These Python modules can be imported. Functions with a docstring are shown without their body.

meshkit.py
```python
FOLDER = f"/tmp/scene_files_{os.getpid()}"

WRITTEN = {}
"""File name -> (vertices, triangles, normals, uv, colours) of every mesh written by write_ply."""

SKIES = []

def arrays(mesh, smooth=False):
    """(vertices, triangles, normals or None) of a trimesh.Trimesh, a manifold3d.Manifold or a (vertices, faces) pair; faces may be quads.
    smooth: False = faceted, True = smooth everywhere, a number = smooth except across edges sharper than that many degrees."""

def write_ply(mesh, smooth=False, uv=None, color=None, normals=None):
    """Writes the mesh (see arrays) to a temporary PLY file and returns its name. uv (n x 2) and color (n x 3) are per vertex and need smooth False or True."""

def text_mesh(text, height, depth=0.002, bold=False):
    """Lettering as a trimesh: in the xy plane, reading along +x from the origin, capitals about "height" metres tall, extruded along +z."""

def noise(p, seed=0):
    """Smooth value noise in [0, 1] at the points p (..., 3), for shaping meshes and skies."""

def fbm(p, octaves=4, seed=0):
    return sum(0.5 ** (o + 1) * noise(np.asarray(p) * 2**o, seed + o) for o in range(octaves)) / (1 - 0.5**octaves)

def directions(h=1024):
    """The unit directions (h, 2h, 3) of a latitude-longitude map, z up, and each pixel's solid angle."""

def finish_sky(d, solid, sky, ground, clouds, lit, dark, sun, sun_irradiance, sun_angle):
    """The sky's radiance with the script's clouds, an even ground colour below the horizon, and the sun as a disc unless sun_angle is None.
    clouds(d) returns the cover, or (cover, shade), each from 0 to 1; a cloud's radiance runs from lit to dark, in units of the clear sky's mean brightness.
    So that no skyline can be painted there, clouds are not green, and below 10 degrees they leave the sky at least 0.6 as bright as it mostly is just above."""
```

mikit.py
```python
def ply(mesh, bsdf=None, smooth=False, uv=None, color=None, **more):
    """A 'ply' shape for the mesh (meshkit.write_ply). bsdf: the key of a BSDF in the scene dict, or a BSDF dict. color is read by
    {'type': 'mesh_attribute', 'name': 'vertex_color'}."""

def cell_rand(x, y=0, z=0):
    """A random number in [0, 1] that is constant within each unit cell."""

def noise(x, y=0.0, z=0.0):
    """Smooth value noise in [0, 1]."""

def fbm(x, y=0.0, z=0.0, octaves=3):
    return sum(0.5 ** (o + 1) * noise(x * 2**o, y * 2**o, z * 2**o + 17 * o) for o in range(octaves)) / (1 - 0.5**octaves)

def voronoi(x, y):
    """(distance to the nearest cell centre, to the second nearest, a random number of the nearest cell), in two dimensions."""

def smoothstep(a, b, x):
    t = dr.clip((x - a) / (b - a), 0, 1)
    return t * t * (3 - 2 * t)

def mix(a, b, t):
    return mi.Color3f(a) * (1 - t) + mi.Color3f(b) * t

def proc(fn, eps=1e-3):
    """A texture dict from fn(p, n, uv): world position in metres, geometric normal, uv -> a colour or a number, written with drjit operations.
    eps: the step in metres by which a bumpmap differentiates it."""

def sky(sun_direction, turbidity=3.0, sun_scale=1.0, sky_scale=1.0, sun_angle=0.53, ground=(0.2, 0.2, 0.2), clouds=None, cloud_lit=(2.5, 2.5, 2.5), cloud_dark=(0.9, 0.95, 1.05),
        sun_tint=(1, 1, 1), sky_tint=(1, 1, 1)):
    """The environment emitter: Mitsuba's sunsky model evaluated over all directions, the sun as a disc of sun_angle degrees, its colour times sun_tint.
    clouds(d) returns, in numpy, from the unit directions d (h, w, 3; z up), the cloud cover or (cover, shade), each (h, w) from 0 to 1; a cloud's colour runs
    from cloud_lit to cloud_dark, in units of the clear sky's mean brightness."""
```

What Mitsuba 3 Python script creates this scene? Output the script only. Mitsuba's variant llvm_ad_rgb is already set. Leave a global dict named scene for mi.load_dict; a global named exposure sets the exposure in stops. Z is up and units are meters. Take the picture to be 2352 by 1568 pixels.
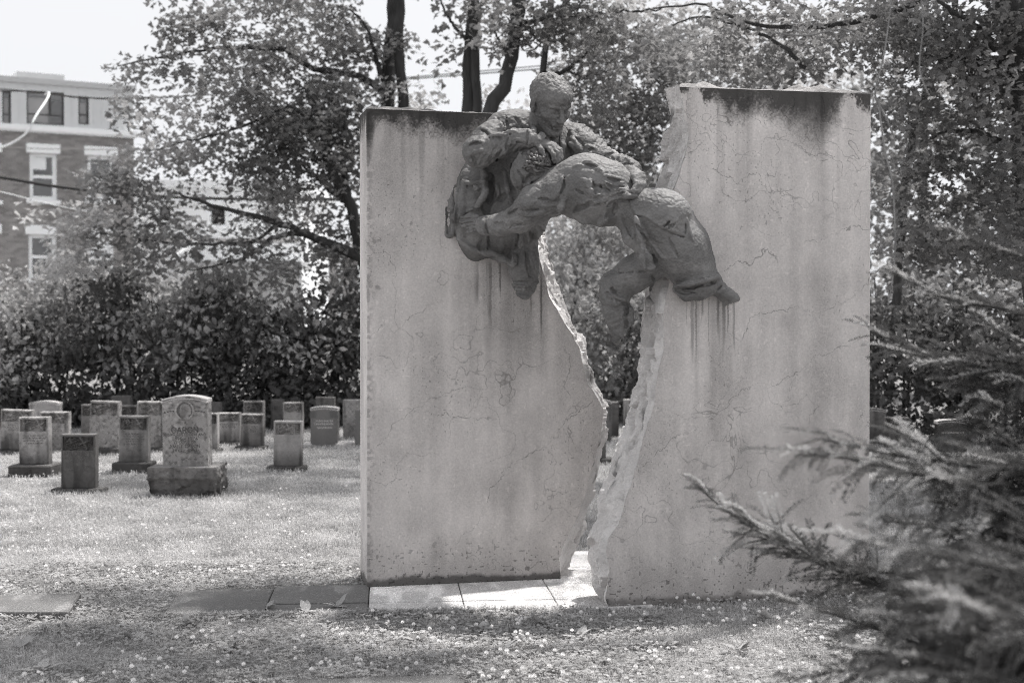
import math, random
import numpy as np, trimesh, manifold3d, shapely.geometry as sg
import mitsuba as mi, drjit as dr
import mikit, meshkit
from mikit import proc, noise, fbm, smoothstep
T = mi.ScalarTransform4f
scene, labels = {}, {}
random.seed(7)
RNG = np.random.default_rng(11)

# ------------------------------------------------------------------ camera, sky, exposure
EYE = np.array([0.0, 0.0, 1.6])
FPX, CX, CY = 3267.0, 1176.0, 784.0          # focal length and centre of a 2352 x 1568 survey of the photograph
PITCH = 49.0 / FPX
FWD = np.array([0, math.cos(PITCH), -math.sin(PITCH)])
UPV = np.array([0, math.sin(PITCH), math.cos(PITCH)])
scene['camera'] = {'type': 'thinlens', 'to_world': T().look_at(origin=EYE.tolist(), target=(EYE + FWD).tolist(), up=[0, 0, 1]),
                   'fov': 2 * math.degrees(math.atan(CX / FPX)), 'fov_axis': 'x', 'aperture_radius': 0.0092, 'focus_distance': 8.15,
                   'near_clip': 0.1, 'far_clip': 600.0}
SUN = np.array([0.268, 0.262, 0.927])


def cloud_cover(d):
    s = meshkit.fbm(d * 2.2, 3, seed=4)
    return np.ones(d.shape[:2]), np.clip(0.15 + 0.9 * (s - 0.45), 0, 1)


scene['sky'] = mikit.sky(SUN, turbidity=3, sun_scale=1.0, sky_scale=1.0, sun_angle=2.0, clouds=cloud_cover, cloud_lit=(1.89, 1.91, 1.96),
                         cloud_dark=(1.62, 1.64, 1.69), sun_tint=(0.85, 0.99, 1.24), ground=(0.25, 0.25, 0.25))
exposure = 2.3


# ------------------------------------------------------------------ helpers
def at(px, py, Y):
    """the point of the place that the survey pixel px, py shows at Y metres in front of the camera"""
    d = np.array([(px - CX) / FPX, 0, 0]) + UPV * (-(py - CY) / FPX) + FWD
    return EYE + d * (Y / d[1])


def ground_at(px, py, z=0.0):
    d = np.array([(px - CX) / FPX, 0, 0]) + UPV * (-(py - CY) / FPX) + FWD
    return EYE + d * ((z - EYE[2]) / d[2])


def on_plane(px, py, p0, n):
    d = np.array([(px - CX) / FPX, 0, 0]) + UPV * (-(py - CY) / FPX) + FWD
    return EYE + d * (np.dot(p0 - EYE, n) / np.dot(d, n))


def g(v, warm=1.0):
    return [float(v * (1 + 0.034 * warm)), float(v), float(v * (1 - 0.017 * warm))]


def numbered(name):
    if name not in USED:
        USED.add(name)
        return name
    k = 1
    while f'{name}_{k:03d}' in USED:
        k += 1
    USED.add(f'{name}_{k:03d}')
    return f'{name}_{k:03d}'


USED = set()


def thing(name, label, cat, group=None):
    k = numbered(name)
    labels[k] = {'label': label, 'category': cat}
    if group:
        labels[k]['group'] = group
    return k


def part(parent, name, mesh, bsdf, smooth=False, label=None, uv=None):
    k = numbered(f'{parent}__{name}')
    scene[k] = mikit.ply(mesh, bsdf, smooth=smooth) if uv is None else mikit.ply(mesh, bsdf, smooth=smooth, uv=uv)
    if label:
        labels[k] = {'label': label}
    return k


def struct(name, mesh, bsdf, label, smooth=False, cat=None, kind='structure'):
    k = numbered(name)
    scene[k] = mikit.ply(mesh, bsdf, smooth=smooth)
    labels[k] = {'label': label, 'category': cat or name.replace('_', ' '), 'kind': kind}
    return k


def bevel_box(x0, x1, y0, y1, z0, z1, b=0.006):
    b = min(b, (x1 - x0) * .3, (y1 - y0) * .3, (z1 - z0) * .3)
    pts = []
    for i in range(3):
        lo, hi = np.array([x0, y0, z0]) + b, np.array([x1, y1, z1]) - b
        lo[i] -= b
        hi[i] += b
        pts += [[(lo, hi)[a][0], (lo, hi)[c][1], (lo, hi)[e][2]] for a in (0, 1) for c in (0, 1) for e in (0, 1)]
    return trimesh.convex.convex_hull(np.array(pts))


def box(x0, x1, y0, y1, z0, z1):
    m = trimesh.creation.box((x1 - x0, y1 - y0, z1 - z0))
    m.apply_translation(((x0 + x1) / 2, (y0 + y1) / 2, (z0 + z1) / 2))
    return m


def cat(ms):
    return trimesh.util.concatenate(ms)


def tube(pts, rad, sides=8, wob=0.0, seed=0):
    """a tapered round limb along a polyline"""
    p = np.asarray(pts, float)
    r = np.broadcast_to(np.asarray(rad, float), (len(p),)).copy()
    t = np.gradient(p, axis=0)
    t /= np.linalg.norm(t, axis=1, keepdims=True) + 1e-12
    ref = np.array([0.31, 0.17, 0.93]) if abs(t[0][2]) < .8 else np.array([1, 0.1, 0])
    a = np.cross(t, ref)
    a /= np.linalg.norm(a, axis=1, keepdims=True) + 1e-12
    b = np.cross(t, a)
    ang = np.arange(sides) * 2 * np.pi / sides
    rr = r[:, None] * np.ones((1, sides))
    if wob:
        q = np.stack([np.cos(ang)[None] * 1.3 + p[:, :1] * 2, np.sin(ang)[None] * 1.3 + p[:, 1:2] * 2, p[:, 2:] * 2.2 + 0 * ang[None]], -1)
        rr = rr * (1 + wob * (meshkit.noise(q * 1.7, seed) - .5) * 2)
    v = p[:, None] + rr[..., None] * (np.cos(ang)[None, :, None] * a[:, None] + np.sin(ang)[None, :, None] * b[:, None])
    n = len(p)
    i, j = np.meshgrid(np.arange(n - 1), np.arange(sides), indexing='ij')
    q = np.stack([i * sides + j, i * sides + (j + 1) % sides, (i + 1) * sides + (j + 1) % sides, (i + 1) * sides + j], -1).reshape(-1, 4)
    f = np.vstack([q[:, [0, 1, 2]], q[:, [0, 2, 3]]])
    v = np.vstack([v.reshape(-1, 3), p[:1], p[-1:]])
    j = np.arange(sides)
    f = np.vstack([f, np.stack([(j + 1) % sides, j, 0 * j + n * sides], 1), np.stack([(n - 1) * sides + j, (n - 1) * sides + (j + 1) % sides, 0 * j + n * sides + 1], 1)])
    return trimesh.Trimesh(v, f, process=False)


def curve(pts, n=24):
    """a smooth curve through the points"""
    p = np.asarray(pts, float)
    if len(p) < 3:
        return p[0] + (p[-1] - p[0]) * np.linspace(0, 1, n)[:, None]
    s = np.r_[0, np.cumsum(np.linalg.norm(np.diff(p, axis=0), axis=1))]
    from scipy.interpolate import PchipInterpolator
    return PchipInterpolator(s, p)(np.linspace(0, s[-1], n))


def facets(p, n, seed, slope):
    """broken-stone relief: every point takes the tilted plane of the nearest of n random chips"""
    from scipy.spatial import cKDTree
    rg = np.random.default_rng(seed)
    p = np.asarray(p, float)
    q = p + .012 * (np.stack([meshkit.noise(np.c_[p[:, :2] * 45, p[:, :1] * 0 + seed + 7 * i]) for i in range(p.shape[1])], 1) - .5)
    c = rg.uniform(p.min(0), p.max(0), (n, p.shape[1]))
    i = cKDTree(c).query(q)[1]
    return rg.normal(size=n)[i] * .35 + ((p - c[i]) * rg.normal(0, slope, c.shape)[i]).sum(1)


# ------------------------------------------------------------------ the two stone slabs' planes
RDIR = np.array([0.972, 0.2350, 0.0])
NDIR = np.array([-0.2350, 0.972, 0.0])          # away from the camera, square to the slabs' faces
P_L = np.array([-0.856, 8.40, 0.0])             # left slab's lower left front corner
P_R = np.array([0.525, 7.84, 0.0])              # a point of the right slab's front face
U_L, U_R = float(P_L @ RDIR), float(P_R @ RDIR)
THICK = 0.32


def uz(px, py, which, back=0.0):
    """slab coordinates (along the face, height) of a survey pixel"""
    p0 = (P_L if which == 'L' else P_R) + NDIR * back
    p = on_plane(px, py, p0, NDIR)
    return float(p @ RDIR), float(p[2])


def face_y(px, which):
    return float(on_plane(px, 700, P_L if which == 'L' else P_R, NDIR)[1])

# ------------------------------------------------------------------ materials
def diffuse(key, fn, rough=0.85, spec=0.25, bump=None, bump_eps=2e-3, two=False, **more):
    m = {'type': 'principled', 'base_color': proc(fn) if callable(fn) else {'type': 'rgb', 'value': fn}, 'roughness': rough, 'specular': spec, **more}
    if bump is not None:
        m = {'type': 'bumpmap', 'arbitrary': proc(bump, eps=bump_eps), 'scale': 1.0, 'bsdf': m}
    scene[key] = {'type': 'twosided', 'bsdf': m} if two else m


def C(v, warm=1.0):
    return mi.Color3f(v * (1 + 0.034 * warm), v, v * (1 - 0.017 * warm))


def seg_dist(x, y, pts):
    best = mi.Float(9.0)
    for (ax, ay), (bx, by) in zip(pts[:-1], pts[1:]):
        dx, dy = bx - ax, by - ay
        t = dr.clip(((x - ax) * dx + (y - ay) * dy) / (dx * dx + dy * dy + 1e-12), 0, 1)
        best = dr.minimum(best, dr.square(x - ax - t * dx) + dr.square(y - ay - t * dy))
    return dr.sqrt(best)


CRACKS_L = [[(1000, 1302), (1042, 1285), (1055, 1236), (1100, 1200), (1118, 1140), (1150, 1095), (1180, 1062), (1225, 1035), (1262, 1018), (1285, 985), (1300, 960), (1345, 935), (1372, 914)],
            [(852, 772), (880, 740), (905, 770), (935, 735), (990, 700), (1015, 690)], [(905, 940), (985, 948), (1060, 958), (1145, 962)],
            [(1090, 880), (1110, 905), (1088, 940)], [(1300, 800), (1312, 850), (1296, 885), (1310, 915)]]
CRACKS_R = [[(1600, 1000), (1660, 940), (1700, 900), (1740, 880), (1780, 882), (1840, 850), (1875, 818), (1930, 800), (1998, 770)],
            [(1640, 740), (1700, 782), (1715, 745), (1745, 722), (1800, 712), (1830, 706), (1870, 720), (1950, 690), (1998, 640)],
            [(1505, 936), (1530, 945), (1580, 960), (1640, 958)], [(1500, 1045), (1560, 1000), (1600, 985)],
            [(1660, 620), (1700, 600), (1730, 610), (1760, 575), (1790, 600)], [(1850, 560), (1900, 545), (1960, 520), (1995, 530)],
            [(1640, 390), (1690, 420), (1740, 400), (1760, 440), (1820, 430)], [(1820, 330), (1870, 360), (1900, 350), (1935, 400), (1990, 385)],
            [(1760, 1240), (1800, 1180), (1850, 1150), (1920, 1100), (1960, 1080)]]
LZT, RZT = uz(845, 247, 'L')[1], uz(1700, 200, 'R')[1]


DEP = {'L': float(P_L @ NDIR), 'R': float(P_R @ NDIR)}


def slab_fn(which):
    cracks = [[uz(x, y, which) for x, y in line] for line in (CRACKS_L if which == 'L' else CRACKS_R)]
    ztop = LZT if which == 'L' else RZT

    def k(x):
        return uz(x, 700, which)[0]

    def crack(u, z):
        wu = u + 0.030 * (noise(u * 26, z * 26, 3) - .5) + 0.016 * (noise(u * 80, z * 80, 5) - .5)
        wz = z + 0.030 * (noise(u * 26, z * 26, 9) - .5) + 0.016 * (noise(u * 80, z * 80, 7) - .5)
        d = mi.Float(9.0)
        for line in cracks:
            d = dr.minimum(d, seg_dist(wu, wz, line))
        width = 0.0009 + 0.0022 * noise(u * 14, z * 14, 21)
        a = 1 - smoothstep(0.4 * width, width * 1.6, d)
        gate = 0.35 + 0.65 * smoothstep(0.3, 0.6, noise(u * 7, z * 7, 31))
        # stylolites: thin closed wandering lines of the limestone
        q = fbm(u * 2.1 + 1.3 * noise(u * 5, z * 5, 2), z * 2.1 + 1.3 * noise(u * 5, z * 5, 8), 4.0, 4)
        q += 0.035 * (noise(u * 28, z * 28, 14) - .5)
        w2 = dr.abs(q - 0.5)
        b = (1 - smoothstep(0.0012, 0.0048, w2)) * smoothstep(0.42, 0.60, noise(u * 1.9, z * 1.9, 12))
        q3 = dr.abs(fbm(u * 4.1 + 7, z * 4.1, 6.0, 4) - 0.47)
        c = (1 - smoothstep(0.002, 0.008, q3)) * smoothstep(0.46, 0.62, noise(u * 1.6 + 4, z * 1.6, 17))
        return dr.maximum(a * gate, dr.maximum(b * 0.8, c * 0.6))

    def fn(p, n, uv):
        u, z = p.x * RDIR[0] + p.y * RDIR[1] + 1.7 * (p.x * NDIR[0] + p.y * NDIR[1] - DEP[which]), p.z
        m = 0.47 + 0.17 * (fbm(u * 1.4, z * 1.1, 1.0, 3) - .5) + 0.20 * (fbm(u * 7, z * 5, 2.0, 4) - .5)
        m += 0.17 * (fbm(u * 11, z * 0.7, 3.0, 3) - .5)                        # faint vertical wash marks
        m += 0.08 * (noise(u * 150, z * 150, 4) - .5) + 0.08 * (noise(u * 250, z * 250, 6) - .5)
        m *= 1 - 0.35 * smoothstep(0.86, 0.93, noise(u * 95, z * 95, 44)) * smoothstep(0.5, 0.75, noise(u * 3, z * 3, 45))   # pits
        m *= 1 + 0.16 * smoothstep(0.88, 0.95, noise(u * 60, z * 60, 54))                            # pale shell specks
        below = ztop - z
        # black crust and run-off under the top edge
        run = fbm(u * 4.0, 2.0, 5.0, 3)
        if which == 'R':
            swell = smoothstep(k(1600), k(1680), u) * (1 - smoothstep(k(1915), k(1950), u))
            bump = dr.exp(-dr.square((u - k(1870)) / 0.13)) * 0.20
            length = 0.02 + swell * (0.05 + 0.20 * (run - 0.3) + 0.75 * bump) + 0.05 * noise(u * 18, 1, 9)
        else:
            length = 0.080 + 0.16 * (run - 0.25) + 0.04 * noise(u * 18, 1, 3) + 0.30 * (1 - smoothstep(0.0, 0.06, u - U_L)) * noise(3, z * 2.5, 8)
        ragged = below + 0.16 * (fbm(u * 14, z * 10, 8.0, 4) - .5) + 0.05 * (noise(u * 120, z * 120, 9) - .5)
        crust = 1 - smoothstep(length * 0.3, length * 1.35 + 0.02, ragged)
        m = m * (1 - 0.88 * crust)
        streak = smoothstep(0.50, 0.78, fbm(u * 30, z * 0.5, 2.0, 2)) * (1 - smoothstep(0.0, 0.9 * run + 0.6, below))
        m *= 1 - 0.27 * streak
        # drip stains that the bronze has left below itself
        if which == 'R':
            zone = smoothstep(k(1560), k(1585), u) * (1 - smoothstep(k(1690), k(1720), u))
            z1 = uz(1640, 680, 'R')[1]
        else:
            zone = smoothstep(k(1085), k(1100), u) * (1 - smoothstep(k(1245), k(1262), u))
            z1 = uz(1200, 600, 'L')[1]
        fall = 0.12 + 0.42 * noise(u * 34, 5, 2)
        drip = smoothstep(0.60, 0.80, noise(u * 105 + 0.6 * noise(z * 22, u * 12, 5), 3, 1)) * (0.35 + 0.65 * noise(u * 40, z * 9, 4)) * zone * smoothstep(z1 + 0.02, z1 - 0.03, z) * (1 - smoothstep(fall * .6, fall, z1 - z))
        m *= 1 - 0.66 * drip
        soft = zone * smoothstep(0.45, 0.7, fbm(u * 16, z * 0.8, 5.0, 2)) * smoothstep(z1 + .05, z1 - .1, z) * (1 - smoothstep(.4, .9, z1 - z))
        m *= 1 - 0.16 * soft
        # dark band, darker lower part and specks at the foot
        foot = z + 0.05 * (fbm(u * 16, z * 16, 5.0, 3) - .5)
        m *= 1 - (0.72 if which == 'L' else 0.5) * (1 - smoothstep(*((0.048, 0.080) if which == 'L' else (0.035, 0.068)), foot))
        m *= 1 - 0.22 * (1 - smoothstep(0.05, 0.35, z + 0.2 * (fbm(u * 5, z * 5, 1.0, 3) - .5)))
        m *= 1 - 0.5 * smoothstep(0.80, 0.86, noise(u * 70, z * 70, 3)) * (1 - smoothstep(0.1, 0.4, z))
        # lichen along the left edge
        if which == 'L':
            m *= 1 - 0.30 * (1 - smoothstep(0.005, 0.03 + 0.05 * noise(z * 9, 2, 1), u - U_L)) * smoothstep(0.35, 0.6, noise(u * 60, z * 60, 8))
        m *= 1 - 0.46 * crack(u, z)
        return C(dr.clip(m, 0.02, 0.9), 1.5)

    def bump(p, n, uv):
        u, z = p.x * RDIR[0] + p.y * RDIR[1] + 1.7 * (p.x * NDIR[0] + p.y * NDIR[1] - DEP[which]), p.z
        return -0.0006 * crack(u, z) + 0.0007 * noise(u * 210, z * 210, 4) + 0.0010 * noise(u * 60, z * 60, 54)
    return fn, bump


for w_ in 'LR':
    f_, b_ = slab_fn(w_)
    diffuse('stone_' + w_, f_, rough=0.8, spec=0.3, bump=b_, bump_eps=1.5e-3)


def fracture_fn(p, n, uv):
    m = 0.54 + 0.24 * (fbm(p.x * 9, p.y * 9, p.z * 9, 3) - .5) + 0.14 * (noise(p.x * 150, p.y * 150, p.z * 150) - .5)
    m *= 1 - 0.6 * smoothstep(0.60, 0.72, fbm(p.x * 5 + 3, p.y * 9, p.z * 4, 4))
    return C(m, 0.8)


diffuse('fracture', fracture_fn, rough=0.9, spec=0.2, bump=lambda p, n, uv: 0.004 * fbm(p.x * 60, p.y * 60, p.z * 60, 3), bump_eps=2e-3)


def crust_fn(p, n, uv):
    m = 0.24 + 0.3 * (fbm(p.x * 14, p.y * 14, p.z * 14, 3) - .5) + 0.12 * (noise(p.x * 160, p.y * 160, p.z * 160) - .5)
    return C(dr.clip(m, .06, .6), 1.0)


diffuse('crusted_top', crust_fn, rough=0.9, spec=0.2, bump=lambda p, n, uv: 0.004 * fbm(p.x * 50, p.y * 50, p.z * 50, 3))


def bronze_fn(p, n, uv):
    m = 0.145 + 0.16 * (fbm(p.x * 9, p.y * 9, p.z * 6, 4) - .5) + 0.06 * (noise(p.x * 120, p.y * 120, p.z * 120) - .5)
    m *= 1 + 0.35 * smoothstep(0.5, 0.75, fbm(p.x * 4 + 2, p.y * 4, p.z * 9, 3))
    return C(dr.clip(m, 0.03, 0.4), 0.6)


def bronze_bump(p, n, uv):
    return 0.0065 * fbm(p.x * 60, p.y * 60, p.z * 60, 2) + 0.0008 * noise(p.x * 170, p.y * 170, p.z * 170)


scene['bronze'] = {'type': 'bumpmap', 'arbitrary': proc(bronze_bump, eps=1.5e-3), 'scale': 1.0,
                   'bsdf': {'type': 'principled', 'base_color': proc(bronze_fn), 'roughness': 0.66, 'metallic': 0.05, 'specular': 0.35}}
scene['bronze_hair'] = {'type': 'bumpmap', 'arbitrary': proc(lambda p, n, uv: 0.003 * noise(p.x * 130, p.y * 130, p.z * 130), eps=1.5e-3), 'scale': 1.0,
                        'bsdf': {'type': 'principled', 'base_color': {'type': 'rgb', 'value': g(0.12)}, 'roughness': 0.5, 'metallic': 0.25, 'specular': 0.5}}


def grave_fn(base, seed, lich, dirt, streaky):
    def fn(p, n, uv):
        s = seed * 3.7
        m = base * (1 + 0.25 * (fbm(p.x * 3 + s, p.y * 3, p.z * 3, 3) - .5) + 0.25 * (noise(p.x * 140, p.y * 140, p.z * 140) - .5))
        st = fbm(p.x * 16 + s, p.y * 5, p.z * 1.6, 3)
        m *= 1 - streaky * smoothstep(0.46, 0.72, st)
        m *= 1 - dirt * (1 - smoothstep(0.04, 0.34, p.z + 0.30 * (fbm(p.x * 9 + s, 2, p.z * 2.5, 3) - .5)))
        sp = fbm(p.x * 34 + s, p.y * 34, p.z * 30, 4)
        m *= 1 - lich * 0.5 * smoothstep(0.50, 0.70, sp)
        m *= 1 + lich * 0.35 * smoothstep(0.55, 0.70, fbm(p.x * 27 + s + 9, p.y * 27, p.z * 27, 3))
        return C(dr.clip(m, 0.01, 0.8), 1.0)
    return fn


def rough_bump(a, f):
    return lambda p, n, uv: a * fbm(p.x * f, p.y * f, p.z * f, 3)


for i, (b, l, dz, st) in enumerate([(0.29, .6, .65, .45), (0.115, .3, .3, .5), (0.24, .4, .6, .55), (0.27, 1.0, .35, .35), (0.34, .3, .55, .6), (0.16, .5, .5, .45), (0.30, .8, .4, .55)]):
    diffuse(f'grave_{i}', grave_fn(b, i, l, dz, st), rough=0.85, bump=rough_bump(0.0016, 90))
diffuse('grave_base', grave_fn(0.11, 11, .5, .4, .3), rough=0.9, bump=rough_bump(0.003, 60))
diffuse('grave_capped', grave_fn(0.46, 12, .2, .0, .1), rough=0.85)
diffuse('rock_face', grave_fn(0.20, 13, .6, .55, .25), rough=0.9, bump=rough_bump(0.006, 45))
diffuse('polished_grey', grave_fn(0.15, 14, .05, .05, .05), rough=0.3, spec=0.5)
diffuse('polished_black', grave_fn(0.018, 15, .02, .0, .0), rough=0.2, spec=0.5)
diffuse('letter_dark', g(0.07), rough=0.9)
diffuse('letter_mid', g(0.11), rough=0.9)
diffuse('letter_pale', g(0.45), rough=0.9)


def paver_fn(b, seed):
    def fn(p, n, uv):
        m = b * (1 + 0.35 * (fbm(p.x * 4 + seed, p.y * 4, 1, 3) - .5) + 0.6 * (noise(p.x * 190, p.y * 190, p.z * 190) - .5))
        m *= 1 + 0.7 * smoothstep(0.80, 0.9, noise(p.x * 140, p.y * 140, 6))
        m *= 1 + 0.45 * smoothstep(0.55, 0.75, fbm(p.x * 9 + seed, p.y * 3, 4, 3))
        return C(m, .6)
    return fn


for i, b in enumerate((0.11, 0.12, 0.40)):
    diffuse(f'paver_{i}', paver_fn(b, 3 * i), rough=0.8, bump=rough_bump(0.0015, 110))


def turf_fn(p, n, uv):
    m = 0.19 + 0.10 * (fbm(p.x * 2, p.y * 2, 1, 3) - .5) + 0.16 * (noise(p.x * 60, p.y * 60, 1) - .5) + 0.1 * (noise(p.x * 190, p.y * 190, 3) - .5)
    return C(dr.clip(m, .03, .6), .6)


diffuse('turf_soil', turf_fn, rough=0.95, spec=0.1, bump=lambda p, n, uv: 0.02 * fbm(p.x * 30, p.y * 30, 1, 3), bump_eps=4e-3)


def leafy(key, v, trans, rough=0.5, warm=0.4, spec=0.5, vary=0.35, freq=3.0):
    def fn(p, n, uv):
        return C(dr.clip(v * (1 + vary * 2 * (noise(p.x * freq, p.y * freq, p.z * freq) - .5) + 0.5 * vary * (noise(p.x * 23, p.y * 23, p.z * 23) - .5)), .01, .9), warm)
    scene[key] = {'type': 'principledthin', 'base_color': proc(fn), 'roughness': rough, 'diff_trans': trans, 'eta': 1.4, 'spec_trans': 0.0}


leafy('grass_blade', 0.55, 0.7, 0.6, vary=.35, freq=5.0)
leafy('clover_leaf', 0.38, 0.6, 0.6, vary=.4, freq=9.0)
leafy('weed_leaf', 0.42, 0.6, 0.5)
leafy('flower', 0.80, 0.5, 0.8, vary=.1)
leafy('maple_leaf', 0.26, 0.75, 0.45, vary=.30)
leafy('maple_leaf_pale', 0.50, 0.8, 0.45, vary=.3)  # same leaf paler: the brightness of sky-lit foliage put into the colour
leafy('maple_leaf_dark', 0.15, 0.6, 0.45, vary=.3)  # same leaf again, crown shade put into its darker colour
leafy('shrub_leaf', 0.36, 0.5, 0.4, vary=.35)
leafy('shrub_leaf_pale', 0.42, 0.7, 0.5, vary=.3)  # same shrub leaf paler, sunlight put into its colour
leafy('shrub_leaf_dark', 0.12, 0.5, 0.4, vary=.3)  # shade of the hedge foot and thickets put into this darker leaf
leafy('needle', 0.10, 0.35, 0.5, vary=.3, freq=12)
leafy('needle_tip', 0.40, 0.5, 0.5, vary=.25, freq=12)


def bark_fn(v):
    def fn(p, n, uv):
        m = v * (1 + 0.9 * (fbm(p.x * 22, p.y * 22, p.z * 4, 3) - .5))
        return C(dr.clip(m, .01, .4), 0.3)
    return fn


diffuse('bark', bark_fn(0.06), rough=0.95, spec=.1, bump=lambda p, n, uv: 0.015 * fbm(p.x * 26, p.y * 26, p.z * 5, 3), bump_eps=4e-3)
diffuse('bark_pale', bark_fn(0.16), rough=0.95, spec=.1)
diffuse('twig', bark_fn(0.05), rough=0.9, spec=.2)
diffuse('vine_stem', bark_fn(0.24), rough=0.9, spec=.2)

W28 = np.array([0.882, 0.471])


def brick_fn(p, n, uv):
    s, z = p.x * W28[0] + p.y * W28[1], p.z
    row = dr.floor(z / 0.075)
    fx = (s / 0.215 + 0.5 * (row - 2 * dr.floor(row / 2)))
    tone = mikit.cell_rand(dr.floor(fx), row, 2)
    a, b = fx - dr.floor(fx), z / 0.075 - row
    mortar = dr.maximum(1 - smoothstep(0.0, 0.06, dr.minimum(a, 1 - a)), 1 - smoothstep(0.0, 0.14, dr.minimum(b, 1 - b)))
    m = 0.22 * (1 + 0.5 * (tone - .5)) * (1 + 0.3 * (fbm(s * .8, z * .8, 1, 3) - .5))
    return C(m + 0.07 * mortar, 1.2)


diffuse('brick', brick_fn, rough=0.9, spec=.15)
diffuse('white_siding', g(0.62, -.3), rough=0.6)
diffuse('white_paint', g(0.88, -.3), rough=0.6)
diffuse('grey_paint', g(0.42), rough=0.6)
diffuse('pale_wall', g(0.92, -.3), rough=0.7)
diffuse('roof_grey', g(0.5, -.2), rough=0.8)
diffuse('dark_frame', g(0.05), rough=0.5)
diffuse('room_dark', g(0.06), rough=0.9)
diffuse('blind', g(0.3), rough=0.9)
scene['pane'] = {'type': 'thindielectric', 'int_ior': 1.5}
diffuse('cable_black', g(0.03), rough=0.6)
diffuse('cable_white', g(0.75, -.3), rough=0.6)
diffuse('cable_grey', g(0.25), rough=0.6)

# ------------------------------------------------------------------ ground
def sheet(x0, x1, y0, y1, z, n=2):
    X, Y = np.meshgrid(np.linspace(x0, x1, n), np.linspace(y0, y1, n), indexing='ij')
    v = np.stack([X.ravel(), Y.ravel(), np.full(n * n, z)], 1)
    i, j = np.meshgrid(np.arange(n - 1), np.arange(n - 1), indexing='ij')
    a = (i * n + j).ravel()
    return trimesh.Trimesh(v, np.vstack([np.stack([a, a + n, a + n + 1], 1), np.stack([a, a + n + 1, a + 1], 1)]), process=False)


struct('ground', sheet(-220, 220, -60, 420, 0.0, 12), 'turf_soil', 'grassy cemetery ground under the lawn', cat='ground')

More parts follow.
